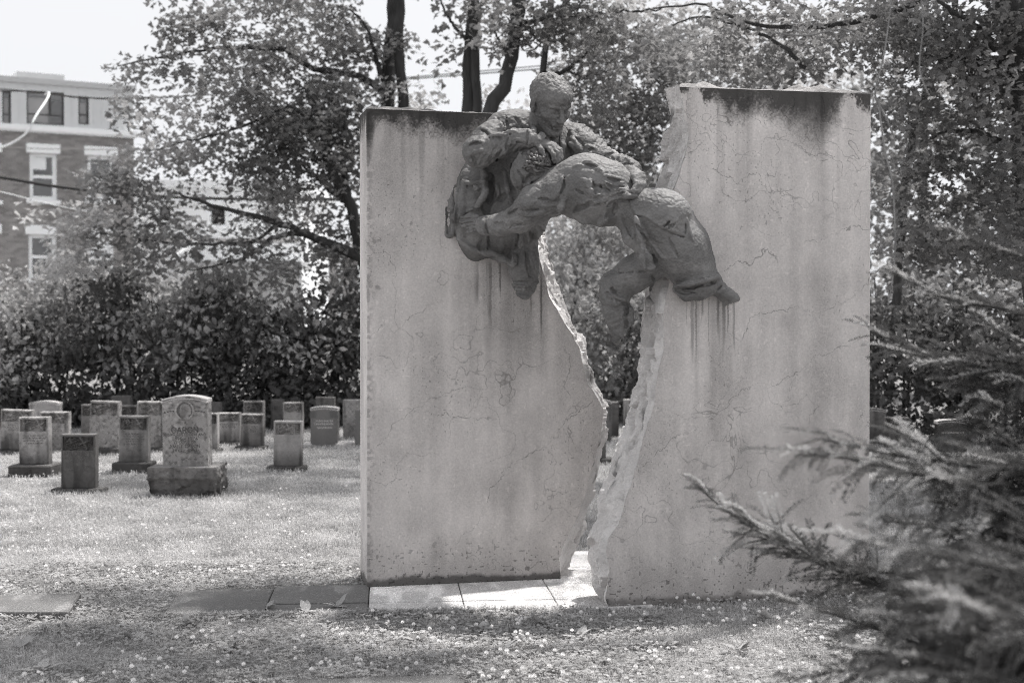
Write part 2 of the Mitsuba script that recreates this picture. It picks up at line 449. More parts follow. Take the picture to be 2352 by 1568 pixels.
# ------------------------------------------------------------------ the two broken slabs
FRONT_L = [(1228, 255), (1236, 330), (1235, 400), (1226, 470), (1226, 520), (1240, 600), (1262, 680), (1299, 746), (1328, 794), (1338, 836), (1351, 883), (1372, 914), (1387, 940), (1380, 993),
           (1372, 1024), (1359, 1082), (1338, 1150), (1328, 1187), (1307, 1223), (1284, 1281), (1285, 1307), (1290, 1341)]
BACK_L = [(1236, 256), (1244, 330), (1244, 400), (1236, 470), (1236, 520), (1254, 590), (1280, 665), (1316, 746), (1334, 783), (1347, 836), (1371, 883), (1389, 935), (1384, 993), (1377, 1040), (1372, 1082),
          (1347, 1160), (1342, 1213), (1313, 1270), (1295, 1302), (1288, 1320)]
FRONT_R = [(1560, 197), (1572, 256), (1583, 307), (1572, 359), (1560, 400), (1539, 451), (1530, 520), (1535, 590), (1534, 654), (1528, 686), (1524, 720), (1523, 766), (1524, 799), (1509, 862), (1503, 930),
           (1485, 982), (1467, 1050), (1451, 1103), (1433, 1160), (1422, 1202), (1396, 1234), (1393, 1270), (1400, 1312), (1393, 1349), (1391, 1375), (1401, 1404)]
BACK_R = [(1530, 206), (1535, 236), (1540, 287), (1531, 328), (1521, 384), (1508, 425), (1500, 450), (1490, 540), (1488, 610), (1483, 666), (1478, 693), (1474, 746), (1472, 799), (1467, 888), (1448, 946), (1427, 998),
          (1409, 1050), (1388, 1103), (1372, 1150), (1375, 1192), (1357, 1244), (1351, 1291), (1362, 1328), (1375, 1349), (1379, 1385)]


def edge_line(px, which, back, zs):
    p = sorted((uz(x, y, which, back)[::-1] for x, y in px))
    return np.interp(zs, [a[0] for a in p], [a[1] for a in p])


U_SHAPE = np.shape


def make_slab(which, front, back, u_far, z_near_far, name, label, seed):
    """u_far: the sawn end's place along the face; z_near_far: top height at the broken and at the sawn end"""
    p0 = P_L if which == 'L' else P_R
    base = p0 - RDIR * float(p0 @ RDIR)                # slab (u, depth, z) -> world
    key = thing(name, label, 'stone slab')
    z0 = 0.016 if which == 'L' else -0.04
    zb, zf = z_near_far
    sgn = 1 if which == 'L' else -1
    nz, nt = 420, 42
    zs = np.linspace(z0, zb, nz)
    uf, ub = edge_line(front, which, 0, zs), edge_line(back, which, THICK, zs)
    rg = np.random.default_rng(seed)
    jag = (meshkit.fbm(np.stack([zs * 17, zs * 0 + seed, zs * 0], 1), 4, seed) - .5)
    uf = uf + 0.016 * jag
    ub = ub + 0.05 * (meshkit.fbm(np.stack([zs * 12, zs * 0 + 3, zs * 0], 1), 4, seed + 5) - .5)
    t = np.linspace(0, 1, nt)
    UF = uf[:, None] * (1 - t) + ub[:, None] * t
    ZZ, TT = np.broadcast_to(zs[:, None], UF.shape), np.broadcast_to(t * THICK, UF.shape)
    q = np.stack([ZZ * 5.0, TT * 9.0, UF * 0], -1)
    ridged = 1 - np.abs(meshkit.fbm(q * np.array([1.0, 1.6, 1]) + [0, 0, seed], 4, seed) - .5) * 2.6
    chips = np.floor(meshkit.fbm(q * 1.9 + [5, ZZ.mean(), 2], 3, seed + 9) * 7) / 7
    fade = np.minimum(1, np.minimum(t, 1 - t) * 7)[None]
    zt_ = np.stack([ZZ.ravel() * .55, TT.ravel()], 1)
    FA_ = (.028 * facets(zt_, 60, seed, 9.0) + .009 * facets(zt_, 300, seed + 1, 16.0)).reshape(U_SHAPE(ZZ)).clip(-.042, .042)
    U = UF + sgn * fade * (0.030 * (ridged - .55) + FA_ + 0.010 * (meshkit.noise(q * 14, seed) - .5))
    V = base + U[..., None] * RDIR + TT[..., None] * NDIR
    V[..., 2] = ZZ
    i, j = np.meshgrid(np.arange(nz - 1), np.arange(nt - 1), indexing='ij')
    a = (i * nt + j).ravel()
    f = np.vstack([np.stack([a, a + 1, a + nt + 1], 1), np.stack([a, a + nt + 1, a + nt], 1)])
    if sgn < 0:
        f = f[:, ::-1]
    part(key, 'broken_edge', trimesh.Trimesh(V.reshape(-1, 3), f, process=False), 'fracture', smooth=22, label='rough broken edge of pale fractured stone')
    # sawn faces: front, back, end and foot, with a small chamfer round the front
    ch = 0.007
    fu, fz = np.r_[uf, u_far - sgn * 0, u_far], np.r_[zs, zf, z0]

    def quadstrip(A, B):
        n = len(A)
        v = np.vstack([A, B])
        k = np.arange(n - 1)
        return trimesh.Trimesh(v, np.vstack([np.stack([k, k + 1, k + n + 1], 1), np.stack([k, k + n + 1, k + n], 1)]), process=False)

    def W(u, d, z):
        u, d, z = np.broadcast_arrays(np.asarray(u, float), d, z)
        p = base + u[..., None] * RDIR + d[..., None] * NDIR
        p[..., 2] = z
        return p

    def top_at(u, ends):
        return zb + (zf - zb) * (np.asarray(u) - ends) / (u_far - ends)
    far_in = u_far + sgn * ch
    meshes = []
    for d, us in ((0.0, uf), (THICK, ub)):
        s = np.linspace(0, 1, 9)
        A = us[:, None] * (1 - s) + far_in * s
        top = top_at(np.clip(A, min(us[-1], u_far), max(us[-1], u_far)), us[-1])
        Z = z0 + (zs - z0)[:, None] / (zb - z0) * (top - ch - z0)
        n, m = A.shape
        ii, jj = np.meshgrid(np.arange(n - 1), np.arange(m - 1), indexing='ij')
        a = (ii * m + jj).ravel()
        ff = np.vstack([np.stack([a, a + 1, a + m + 1], 1), np.stack([a, a + m + 1, a + m], 1)])
        flip = (d > 0) ^ (sgn > 0)
        meshes.append(trimesh.Trimesh(W(A, d, Z).reshape(-1, 3), ff[:, ::-1] if flip else ff, process=False))
    # sawn end with chamfers
    prof_d = np.array([0, ch, THICK - ch, THICK])
    prof_u = np.array([far_in, u_far, u_far, far_in])
    zz = np.linspace(z0, zf - ch, 40)
    E = W(prof_u[None, :] + 0 * zz[:, None], prof_d[None, :] + 0 * zz[:, None], zz[:, None] + 0 * prof_u[None, :])
    n, m = E.shape[:2]
    ii, jj = np.meshgrid(np.arange(n - 1), np.arange(m - 1), indexing='ij')
    a = (ii * m + jj).ravel()
    ff = np.vstack([np.stack([a, a + 1, a + m + 1], 1), np.stack([a, a + m + 1, a + m], 1)])
    meshes.append(trimesh.Trimesh(E.reshape(-1, 3), ff if sgn < 0 else ff[:, ::-1], process=False))
    part(key, 'sawn_face', cat(meshes), 'stone_' + which)
    # rough split top
    nu, nd = 260, 40
    s = np.linspace(0, 1, nu)
    dd = np.linspace(0, 1, nd)
    ends = uf[-1] * (1 - dd) + ub[-1] * dd
    A = ends[None, :] * (1 - s[:, None]) + u_far * s[:, None]
    top = top_at(A, uf[-1])
    q = np.stack([A * 3.2, np.broadcast_to(dd * THICK * 5, A.shape), A * 0 + seed], -1)
    lump = np.clip(meshkit.fbm(q, 4, seed + 2) - .36, 0, 1) * 0.13 + 0.014 * meshkit.fbm(q * 6, 3, seed)
    ef = np.minimum(1, np.minimum(np.minimum(dd, 1 - dd)[None, :] * 4.5, np.minimum(s, 1 - s)[:, None] * 30)) ** 0.8
    if which == 'L':
        lump = lump * (0.45 + 0.8 * np.exp(-((A - uz(935, 250, 'L')[0]) / 0.16) ** 2))
    else:
        lump = lump * (0.5 + 0.9 * np.exp(-((A - uz(1625, 200, 'R')[0]) / 0.14) ** 2) + 0.9 * np.exp(-((A - uz(1870, 200, 'R')[0]) / 0.12) ** 2))
    dep = ch * .6 + dd * (THICK - 1.2 * ch)
    Z = top - ch * 1.0 + 0.6 * ch * np.minimum(1, ef * 3) + lump * ef
    ii, jj = np.meshgrid(np.arange(nu - 1), np.arange(nd - 1), indexing='ij')
    a = (ii * nd + jj).ravel()
    ff = np.vstack([np.stack([a, a + nd, a + nd + 1], 1), np.stack([a, a + nd + 1, a + 1], 1)])
    V = W(A, np.broadcast_to(dep, A.shape), Z)
    part(key, 'split_top', trimesh.Trimesh(V.reshape(-1, 3), ff if sgn < 0 else ff[:, ::-1], process=False), 'crusted_top', smooth=40, label='rough weathered top with lumps of split stone')
    return key


SLAB_L = make_slab('L', FRONT_L, BACK_L, U_L, (uz(1228, 262, 'L')[1], uz(845, 247, 'L')[1]), 'stone_slab', 'tall grey stone slab on the paving whose right side is broken off in a long curve', 3)
SLAB_R = make_slab('R', FRONT_R, BACK_R, uz(1999, 800, 'R')[0], (uz(1560, 197, 'R')[1], uz(1999, 213, 'R')[1]), 'stone_slab', 'taller pale stone slab rising from the grass, broken down its left side and black along the top', 8)

# ------------------------------------------------------------------ paving and flush stones
PA = math.radians(5.0)
PU, PV = np.array([math.cos(PA), math.sin(PA), 0]), np.array([-math.sin(PA), math.cos(PA), 0])
PO = ground_at(845, 1412)                        # a joint on the paving's front edge
PAVERS = []


def paver(u0, u1, v0, v1, mat, h=0.020, gap=0.006):
    du = RNG.uniform(-.002, .002)
    m = bevel_box(u0 + gap / 2, u1 - gap / 2, v0 + gap / 2, v1 - gap / 2, -0.06, h + RNG.uniform(-.003, .003), 0.004)
    m.apply_transform(np.array([[PU[0], PV[0], 0, PO[0]], [PU[1], PV[1], 0, PO[1]], [0, 0, 1, 0], [0, 0, 0, 1]]))
    PAVERS.append((u0, u1, v0, v1))
    return m


labels['paving'] = {'label': 'strip of granite paving slabs under and in front of the left stone slab', 'category': 'paving', 'kind': 'structure'}
USED.add('paving')
US = [-1.10, -0.56, 0.0, 0.53, 1.05, 1.58]
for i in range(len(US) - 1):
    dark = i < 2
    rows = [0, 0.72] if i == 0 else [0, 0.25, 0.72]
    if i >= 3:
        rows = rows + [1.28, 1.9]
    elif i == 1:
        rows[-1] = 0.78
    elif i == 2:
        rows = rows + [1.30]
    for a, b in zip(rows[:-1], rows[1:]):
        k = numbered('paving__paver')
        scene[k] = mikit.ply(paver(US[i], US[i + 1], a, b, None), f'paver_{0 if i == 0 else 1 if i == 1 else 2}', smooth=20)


def flush_stone(name, label, quad, mat, h, cat_):
    P = [ground_at(*p) for p in quad]
    poly = np.array([[p[0], p[1]] for p in P])
    c = poly.mean(0)
    ins = c + (poly - c) * 0.985
    pts = np.vstack([np.c_[poly, np.full(len(poly), -.05)], np.c_[poly, np.full(len(poly), h - .006)], np.c_[ins, np.full(len(poly), h)]])
    k = numbered(name)
    scene[k] = mikit.ply(trimesh.convex.convex_hull(pts), mat, smooth=20)
    labels[k] = {'label': label, 'category': cat_}
    PAVERS.append(None)
    FLUSH.append(sg.Polygon(poly).buffer(0.01))
    return k


FLUSH = []
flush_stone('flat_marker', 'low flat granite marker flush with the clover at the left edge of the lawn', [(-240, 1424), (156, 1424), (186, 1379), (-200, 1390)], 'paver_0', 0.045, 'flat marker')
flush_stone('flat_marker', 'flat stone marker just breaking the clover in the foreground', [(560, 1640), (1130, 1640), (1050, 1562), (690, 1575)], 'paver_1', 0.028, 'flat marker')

# ------------------------------------------------------------------ sculpting tools: a distance field on a grid, meshed at the end
class Clay:
    def __init__(s, lo, hi, h):
        s.lo, s.h = np.array(lo, float), h
        n = np.ceil((np.array(hi) - s.lo) / h).astype(int) + 1
        s.ax = [s.lo[i] + h * np.arange(n[i]) for i in range(3)]
        s.d = np.full(n, 0.2, np.float32)

    def _sl(s, lo, hi):
        sl = []
        for i in range(3):
            a = max(0, int(math.floor((lo[i] - s.lo[i]) / s.h)))
            b = min(len(s.ax[i]), int(math.ceil((hi[i] - s.lo[i]) / s.h)) + 1)
            if b <= a:
                return None
            sl.append(slice(a, b))
        return tuple(sl)

    def put(s, fn, lo, hi, k, op='add', clip=None):
        m = max(k, 0.004) + 3 * s.h
        sl = s._sl(np.array(lo) - m, np.array(hi) + m)
        if sl is None:
            return
        X, Y, Z = (s.ax[i][sl[i]].astype(np.float32).reshape([-1 if j == i else 1 for j in range(3)]) for i in range(3))
        v = fn(X, Y, Z)
        if clip is not None:
            for p, n in clip:
                c = (X - p[0]) * n[0] + (Y - p[1]) * n[1] + (Z - p[2]) * n[2]
                v = np.maximum(v, c)
        a = s.d[sl]
        k = max(k, 1e-4)
        if op == 'add':
            t = np.clip(.5 + .5 * (a - v) / k, 0, 1)
            s.d[sl] = a * (1 - t) + v * t - k * t * (1 - t)
        else:                                            # cut
            t = np.clip(.5 - .5 * (a + v) / k, 0, 1)
            s.d[sl] = a * (1 - t) - v * t + k * t * (1 - t)

    def cap(s, a, b, ra, rb=None, k=0.02, op='add', fold=None, clip=None, flat=None):
        rb = ra if rb is None else rb
        a, b = np.asarray(a, float), np.asarray(b, float)
        ba = b - a
        L2 = float(ba @ ba) + 1e-12
        L = math.sqrt(L2)

        def fn(X, Y, Z):
            px, py, pz = X - a[0], Y - a[1], Z - a[2]
            t = np.clip((px * ba[0] + py * ba[1] + pz * ba[2]) / L2, 0, 1)
            qx, qy, qz = px - t * ba[0], py - t * ba[1], pz - t * ba[2]
            if flat is not None:                         # flattened along a direction
                n, f = flat
                c = (qx * n[0] + qy * n[1] + qz * n[2]) * (1 / f - 1)
                qx, qy, qz = qx + c * n[0], qy + c * n[1], qz + c * n[2]
            d = np.sqrt(qx * qx + qy * qy + qz * qz) - (ra + (rb - ra) * t)
            if fold:
                amp, per, ph = fold
                d = d + amp * np.sin(6.283 * (t * L / per) + ph + 16 * (px * 0.9 + pz * 0.7) + 9 * np.sin(11 * (px - 1.3 * pz + py)))
            return d
        r = max(ra, rb)
        s.put(fn, np.minimum(a, b) - r, np.maximum(a, b) + r, k, op, clip)

    def chain(s, pts, rs, k=0.02, op='add', fold=None, clip=None, flat=None):
        rs = np.broadcast_to(rs, (len(pts),))
        for i in range(len(pts) - 1):
            s.cap(pts[i], pts[i + 1], rs[i], rs[i + 1], k if i == 0 or op == 'cut' else max(k, .006), op, fold, clip, flat)

    def ell(s, c, r, R=None, k=0.02, op='add', clip=None):
        c, r = np.asarray(c, float), np.asarray(r, float)
        R = np.eye(3) if R is None else np.asarray(R)

        def fn(X, Y, Z):
            p = [X - c[0], Y - c[1], Z - c[2]]
            q = [p[0] * R[i][0] + p[1] * R[i][1] + p[2] * R[i][2] for i in range(3)]
            k0 = np.sqrt(sum((q[i] / r[i]) ** 2 for i in range(3)))
            k1 = np.sqrt(sum((q[i] / r[i] ** 2) ** 2 for i in range(3))) + 1e-9
            return k0 * (k0 - 1) / k1
        m = np.sqrt(((R.T * r) ** 2).sum(1))
        s.put(fn, c - m, c + m, k, op, clip)

    def front(s, px, py, Y0, Y1):
        """depth at which the ray of the survey pixel px, py first meets the clay"""
        from scipy.ndimage import map_coordinates
        ys = np.arange(Y0, Y1, s.h * .6)
        p = np.array([at(px, py, y) for y in (Y0, Y1)])
        q = p[0] + (p[1] - p[0]) * ((ys - Y0) / (Y1 - Y0))[:, None]
        v = map_coordinates(s.d, ((q - s.lo) / s.h).T, order=1, cval=.2)
        k = np.nonzero(v < 0)[0]
        return float(ys[k[0]]) if len(k) else None

    def line(s, pts, r, op='add', off=0.0, k=None, taper=True):
        """a ridge or groove drawn on the clay's near side along a path of survey pixels"""
        pts = np.asarray(pts, float)
        L = np.r_[0, np.cumsum(np.linalg.norm(np.diff(pts, axis=0), axis=1))]
        n = max(3, int(L[-1] / 5))
        q = np.stack([np.interp(np.linspace(0, L[-1], n), L, pts[:, i]) for i in (0, 1)], 1)
        dep = [s.front(x, y, s.ax[1][0] + .01, s.ax[1][-1] - .01) for x, y in q]
        run, rr = [], []
        for i, ((x, y), d) in enumerate(zip(q, dep)):
            if d is None:
                continue
            run.append(at(x, y, d + off))
            t = i / (n - 1)
            rr.append(r * (.55 + .45 * math.sin(math.pi * min(1, max(0, .12 + .76 * t)))) if taper else r)
        if len(run) > 1:
            s.chain(run, rr, r * .8 if k is None else k, op)

    def ruffle(s, fn, band=0.03):
        idx = np.nonzero(np.abs(s.d) < band)
        p = np.stack([s.ax[i][idx[i]] for i in range(3)], 1)
        s.d[idx] += fn(p).astype(np.float32)

    def mesh(s):
        d, h = s.d, s.h
        ins = d < 0
        c = np.zeros(np.array(d.shape) - 1, np.uint8)
        cor = [(i, j, k) for i in (0, 1) for j in (0, 1) for k in (0, 1)]
        n0, n1, n2 = d.shape
        for i, j, k in cor:
            c += ins[i:n0 - 1 + i, j:n1 - 1 + j, k:n2 - 1 + k]
        cell = np.argwhere((c > 0) & (c < 8))
        V = np.stack([d[cell[:, 0] + i, cell[:, 1] + j, cell[:, 2] + k] for i, j, k in cor], 1)
        acc, cnt = np.zeros((len(cell), 3)), np.zeros(len(cell))
        C_ = np.array(cor, float)
        for a in range(8):
            for b in range(a + 1, 8):
                if np.abs(C_[a] - C_[b]).sum() == 1:
                    m = (V[:, a] < 0) != (V[:, b] < 0)
                    t = V[m, a] / (V[m, a] - V[m, b])
                    acc[m] += C_[a] + (C_[b] - C_[a]) * t[:, None]
                    cnt[m] += 1
        v = s.lo + (cell + acc / cnt[:, None]) * h
        idx = np.full(c.shape, -1, np.int64)
        idx[tuple(cell.T)] = np.arange(len(cell))
        F_ = []
        for ax in range(3):
            o1, o2 = [(1, 2), (2, 0), (0, 1)][ax]
            sl0, sl1 = [slice(None)] * 3, [slice(None)] * 3
            sl0[ax], sl1[ax] = slice(0, -1), slice(1, None)
            A, B = ins[tuple(sl0)], ins[tuple(sl1)]
            e = np.argwhere(A != B)
            e = e[(e[:, o1] > 0) & (e[:, o2] > 0) & (e[:, o1] < d.shape[o1] - 1) & (e[:, o2] < d.shape[o2] - 1)]
            fl = A[tuple(e.T)]
            q = []
            for a, b in ((1, 1), (0, 1), (0, 0), (1, 0)):
                w = e.copy()
                w[:, o1] -= a
                w[:, o2] -= b
                q.append(idx[tuple(w.T)])
            q = np.stack(q, 1)
            q[~fl] = q[~fl][:, ::-1]
            F_.append(q)
        q = np.vstack(F_)
        f = np.vstack([q[:, [0, 1, 2]], q[:, [0, 2, 3]]])
        return trimesh.Trimesh(v, f, process=False)


def roughen(m, a1=0.004, a2=0.002, f1=16, f2=48, seed=0):
    m = trimesh.Trimesh(m.vertices, m.faces, process=False)
    n = np.array(m.vertex_normals)
    p = np.array(m.vertices)
    m.vertices = p + n * (a1 * 2 * (meshkit.fbm(p * f1, 2, seed) - .5) + a2 * 2 * (meshkit.noise(p * f2, seed + 3) - .5))[:, None]
    return m

# ------------------------------------------------------------------ the bronze group
P = at
K = 8.2 / FPX                                    # metres per survey pixel at the sculpture


def box_of(px0, px1, py0, py1, Y0, Y1):
    c = [P(x, y, Y) for x in (px0, px1) for y in (py0, py1) for Y in (Y0, Y1)]
    return np.min(c, 0), np.max(c, 0)


def head_frame(yaw, pitch, roll=0.0):
    """rows: right ear axis, face axis, crown axis (yaw turns the face towards +x of the picture)"""
    cy, sy, cp, sp, cr, sr = math.cos(yaw), math.sin(yaw), math.cos(pitch), math.sin(pitch), math.cos(roll), math.sin(roll)
    f = np.array([sy * cp, -cy * cp, sp])
    r = np.array([cy, sy, 0])
    u = np.cross(f, r)
    r2 = r * cr + u * sr
    u2 = -r * sr + u * cr
    return np.stack([r2, f, u2])


def sculpt_head(cl, c, H, R, hair_only=False):
    def w(p):
        return np.asarray(c) + H * (np.asarray(p, float) @ R)

    def E(p, r, k=.03, op='add'):
        cl.ell(w(p), np.array(r) * H, R, k * H, op)

    def CP(a, b, ra, rb=None, k=.03, op='add'):
        cl.cap(w(a), w(b), ra * H, (ra if rb is None else rb) * H, k * H, op)
    E((0, -.07, .15), (.335, .42, .355))
    E((0, .10, -.10), (.275, .30, .345), .06)
    E((0, .17, .20), (.285, .27, .22), .06)
    for s in (-1, 1):
        CP((s * .215, .02, -.20), (s * .085, .29, -.41), .085, .075, .06)
        E((s * .175, .265, -.10), (.095, .085, .085), .06)
    E((0, .315, -.425), (.095, .085, .075), .05)
    CP((-.17, .335, .070), (-.035, .385, .055), .042, .036, .04)
    CP((.17, .335, .070), (.035, .385, .055), .042, .036, .04)
    for s in (-1, 1):
        E((s * .125, .395, -.012), (.085, .065, .050), .05, 'cut')
        E((s * .125, .318, -.012), (.062, .050, .045), .02)
        CP((s * .185, .345, -.030), (s * .07, .372, -.034), .006, k=.010, op='cut')
        CP((s * .07, .40, -.16), (s * .13, .36, -.27), .014, k=.03, op='cut')
    CP((0, .375, .045), (0, .475, -.130), .030, .044, .03)
    E((0, .465, -.150), (.052, .060, .040), .03)
    for s in (-1, 1):
        E((s * .052, .425, -.158), (.034, .050, .032), .02)
        E((s * .026, .465, -.190), (.014, .02, .012), .012, 'cut')
    E((0, .36, -.235), (.115, .075, .055), .05)
    CP((-.085, .385, -.262), (.085, .385, -.262), .022, k=.02)
    CP((-.070, .385, -.315), (.070, .385, -.315), .026, k=.02)
    CP((-.088, .405, -.288), (.088, .405, -.288), .015, k=.010, op='cut')
    CP((-.05, .40, -.365), (.05, .40, -.365), .020, k=.04, op='cut')
    for z_ in (.16, .20, .24):                               # furrows of the brow
        CP((-.12, .405 - .02 * (z_ > .2), z_), (.12, .405 - .02 * (z_ > .2), z_), .006, k=.012, op='cut')
    for s in (-1, 1):
        E((s * .335, -.03, -.02), (.032, .075, .115), .02)
        E((s * .365, -.01, -.02), (.026, .040, .075), .015, 'cut')
        E((s * .33, .01, -.12), (.03, .035, .04), .02)
    return w


def hair_band(c, H, R, amp, low=0.15):
    """clumped curls over the scalp"""
    def fn(p):
        q = (p - c) @ R.T / H
        lim = .12 + .62 * np.clip(q[:, 1] - .02, 0, .3) - .55 * np.clip(-q[:, 1] - .02, 0, .5)
        m = np.clip((q[:, 2] - lim) * 7, 0, 1)
        n = meshkit.noise(p * np.array([75, 75, 95]), 3)
        n2 = meshkit.noise(p * 40, 5)
        return -m * H * amp * (.12 + 1.3 * (n - .40) + .9 * (n2 - .5))
    return fn


def fingers(cl, roots, bends, rad, k=.006):
    for chain_, r in zip(bends, rad):
        cl.chain(chain_, [r, r * .95, r * .88, r * .75][:len(chain_)], k)


# ---------- the upright man
ST1 = thing('bronze_statue', 'dark bronze man in a jacket leaning out of the left slab, cradling the limp figure', 'statue')
HC, HH, HR = P(1264, 238, 8.24), 0.332, head_frame(math.radians(31), math.radians(-29), math.radians(5))
lo, hi = box_of(1040, 1500, 155, 460, 7.72, 8.62)
body = Clay(lo, hi, 0.0058)
wh = sculpt_head(body, HC, HH, HR)
body.ruffle(hair_band(HC, HH, HR, .026), .03)
body.cap(wh((0, -.12, -.22)), P(1262, 335, 8.40), .078, .105, .03)          # neck and chest
body.ell(P(1258, 345, 8.44), (.19, .15, .16), None, .04)
body.cap(wh((-.10, .10, -.40)), P(1256, 322, 8.25), .018, .02, .02)           # neck cords
body.cap(wh((.12, .08, -.40)), P(1275, 322, 8.27), .018, .02, .02)
# his right arm under the sleeve, and the hand that cups the fallen head
body.chain([P(1150, 296, 8.42), P(1098, 348, 8.24), P(1205, 320, 8.10), P(1236, 326, 8.06)], [.07, .058, .040, .036], .02)
body.chain([P(1232, 325, 8.06), P(1262, 336, 8.03)], [.036, .040], .012, flat=((0.2, -.5, .85), .78))
kn = [P(1271, 331, 8.07), P(1273, 335, 8.04), P(1270, 340, 8.01), P(1263, 344, 7.985)]
for i_, (b_, r_) in enumerate(zip(kn, (.0135, .0145, .0140, .0120))):
    m_ = [P(1287, 345, 8.055), P(1286, 349, 8.02), P(1281, 352, 7.985), P(1271, 356, 7.965)][i_]
    t_ = [P(1289, 361, 8.05), P(1287, 366, 8.01), P(1282, 367, 7.975), P(1272, 366, 7.96)][i_]
    e_ = [P(1287, 371, 8.05), P(1285, 377, 8.01), P(1281, 376, 7.975), P(1273, 373, 7.965)][i_]
    body.chain([P(1250, 332, 8.045), b_, m_, t_, e_], [.012, r_ * 1.15, r_, r_ * .92, r_ * .8], .008)
body.chain([P(1236, 332, 8.02), P(1244, 346, 7.985), P(1250, 358, 7.975)], [.016, .0145, .012], .01)   # thumb
# his left arm round the fallen man's waist, fist closed on the shirt
body.chain([P(1330, 322, 8.40), P(1400, 372, 8.20), P(1443, 392, 8.03)], [.075, .055, .044], .02)
body.chain([P(1440, 390, 8.03), P(1464, 412, 7.86)], [.046, .050], .02)
for i_ in range(4):
    a_ = i_ / 3
    r_ = .0165 - .0012 * abs(i_ - 1)
    b_ = P(1474 - 18 * a_, 402 + 4 * a_, 7.86 - .055 * a_)
    body.chain([P(1456, 405, 7.90), b_, P(1478 - 16 * a_, 424 - 1 * a_, 7.83 - .055 * a_), P(1470 - 16 * a_, 440 - 1 * a_, 7.80 - .05 * a_), P(1456 - 14 * a_, 443, 7.80 - .04 * a_)],
               [.018, r_ * 1.2, r_ * 1.1, r_, r_ * .85], .008)
body.chain([P(1448, 400, 7.93), P(1440, 420, 7.83), P(1432, 440, 7.79)], [.020, .017, .015], .012)
bm = body.mesh()
part(ST1, 'body', roughen(bm, .0024, .0018, 30, 95, 1), 'bronze', smooth=True, label='head bowed to the right with short curly hair, bare neck and hands')

lo, hi = box_of(985, 1490, 240, 720, 7.75, 8.75)
jk = Clay(lo, hi, 0.0056)
# chest, shoulders and the panels of the open jacket
jk.ell(P(1218, 372, 8.52), (.30, .17, .30), None, .04)
jk.cap(P(1158, 296, 8.47), P(1332, 326, 8.47), .090, .085, .06)
jk.cap(P(1185, 292, 8.46), P(1222, 292, 8.42), .095, .075, .05)
jk.cap(P(1232, 280, 8.42), P(1226, 262, 8.40), .04, .022, .03)
# right sleeve
jk.chain([P(1156, 298, 8.43), P(1122, 326, 8.33), P(1098, 350, 8.22)], [.092, .088, .080], .05, fold=(.006, .075, 0))
jk.cap(P(1098, 350, 8.22), P(1102, 352, 8.20), .082, .078, .03)
jk.chain([P(1100, 349, 8.20), P(1150, 334, 8.14), P(1185, 322, 8.11), P(1212, 318, 8.08)], [.079, .060, .055, .050], .03, fold=(.005, .06, 1))
jk.cap(P(1208, 318, 8.08), P(1236, 323, 8.06), .054, .050, .012)             # turned cuff
jk.cap(P(1236, 323, 8.06), P(1250, 326, 8.05), .050, .030, .004, 'cut')
jk.chain([P(1182, 300, 8.09), P(1172, 312, 8.06), P(1168, 330, 8.05), P(1160, 350, 8.08)], [.010, .012, .011, .008], .012)
jk.chain([P(1198, 301, 8.07), P(1184, 306, 8.06), P(1174, 318, 8.05)], [.008, .010, .007], .012)
jk.chain([P(1105, 318, 8.22), P(1125, 326, 8.17), P(1132, 318, 8.22)], [.010, .012, .006], .014)
# left sleeve
jk.chain([P(1318, 322, 8.45), P(1352, 344, 8.33), P(1396, 370, 8.20)], [.096, .082, .064], .05, fold=(.007, .07, 2))
jk.chain([P(1394, 369, 8.20), P(1424, 380, 8.10), P(1440, 388, 8.05)], [.064, .056, .055], .03, fold=(.006, .05, 0))
jk.cap(P(1436, 384, 8.06), P(1449, 391, 8.01), .060, .058, .012)
jk.chain([P(1407, 352, 8.12), P(1412, 372, 8.08), P(1408, 392, 8.10)], [.010, .012, .008], .012)
jk.chain([P(1330, 300, 8.36), P(1352, 330, 8.27), P(1362, 360, 8.25)], [.010, .014, .010], .02)
jk.chain([P(1312, 300, 8.34), P(1320, 335, 8.29), P(1338, 372, 8.27)], [.012, .014, .010], .02)
# lower jacket: right panel swinging over the slab, hem rising to the right
jk.ell(P(1092, 490, 8.58), (.135, .20, .29), None, .04)
jk.ell(P(1150, 520, 8.56), (.20, .17, .19), None, .05)
jk.ell(P(1122, 430, 8.55), (.17, .17, .24), None, .05)
jk.ell(P(1200, 470, 8.55), (.17, .19, .24), None, .05)
jk.chain([P(1072, 402, 8.46), P(1060, 450, 8.42), P(1056, 500, 8.40), P(1060, 548, 8.44)], [.030, .034, .032, .022], .03)
jk.chain([P(1048, 432, 8.54), P(1036, 480, 8.52), P(1032, 536, 8.52)], [.022, .030, .028], .012)
jk.chain([P(1030, 452, 8.56), P(1019, 490, 8.55), P(1014, 526, 8.55)], [.018, .030, .032], .010)
jk.chain([P(1030, 465, 8.52), P(1025, 500, 8.48), P(1023, 545, 8.47)], [.010, .011, .011], .010, 'cut')
jk.chain([P(1047, 445, 8.50), P(1044, 500, 8.46), P(1044, 555, 8.45)], [.010, .012, .012], .010, 'cut')
jk.chain([P(1108, 392, 8.33), P(1114, 440, 8.32), P(1097, 477, 8.34)], [.014, .012, .012], .02)      # edge of the open front
jk.chain([P(1123, 400, 8.30), P(1130, 440, 8.29), P(1128, 480, 8.30), P(1150, 500, 8.31)], [.020, .034, .040, .028], .03, 'cut')
jk.chain([P(1150, 455, 8.30), P(1160, 490, 8.31), P(1185, 496, 8.31)], [.016, .024, .018], .03, 'cut')
jk.chain([P(1080, 428, 8.33), P(1094, 432, 8.31), P(1108, 424, 8.33)], [.008, .012, .008], .02)
jk.chain([P(1158, 395, 8.36), P(1162, 430, 8.35), P(1176, 470, 8.35)], [.012, .012, .010], .02)      # shirt plackets
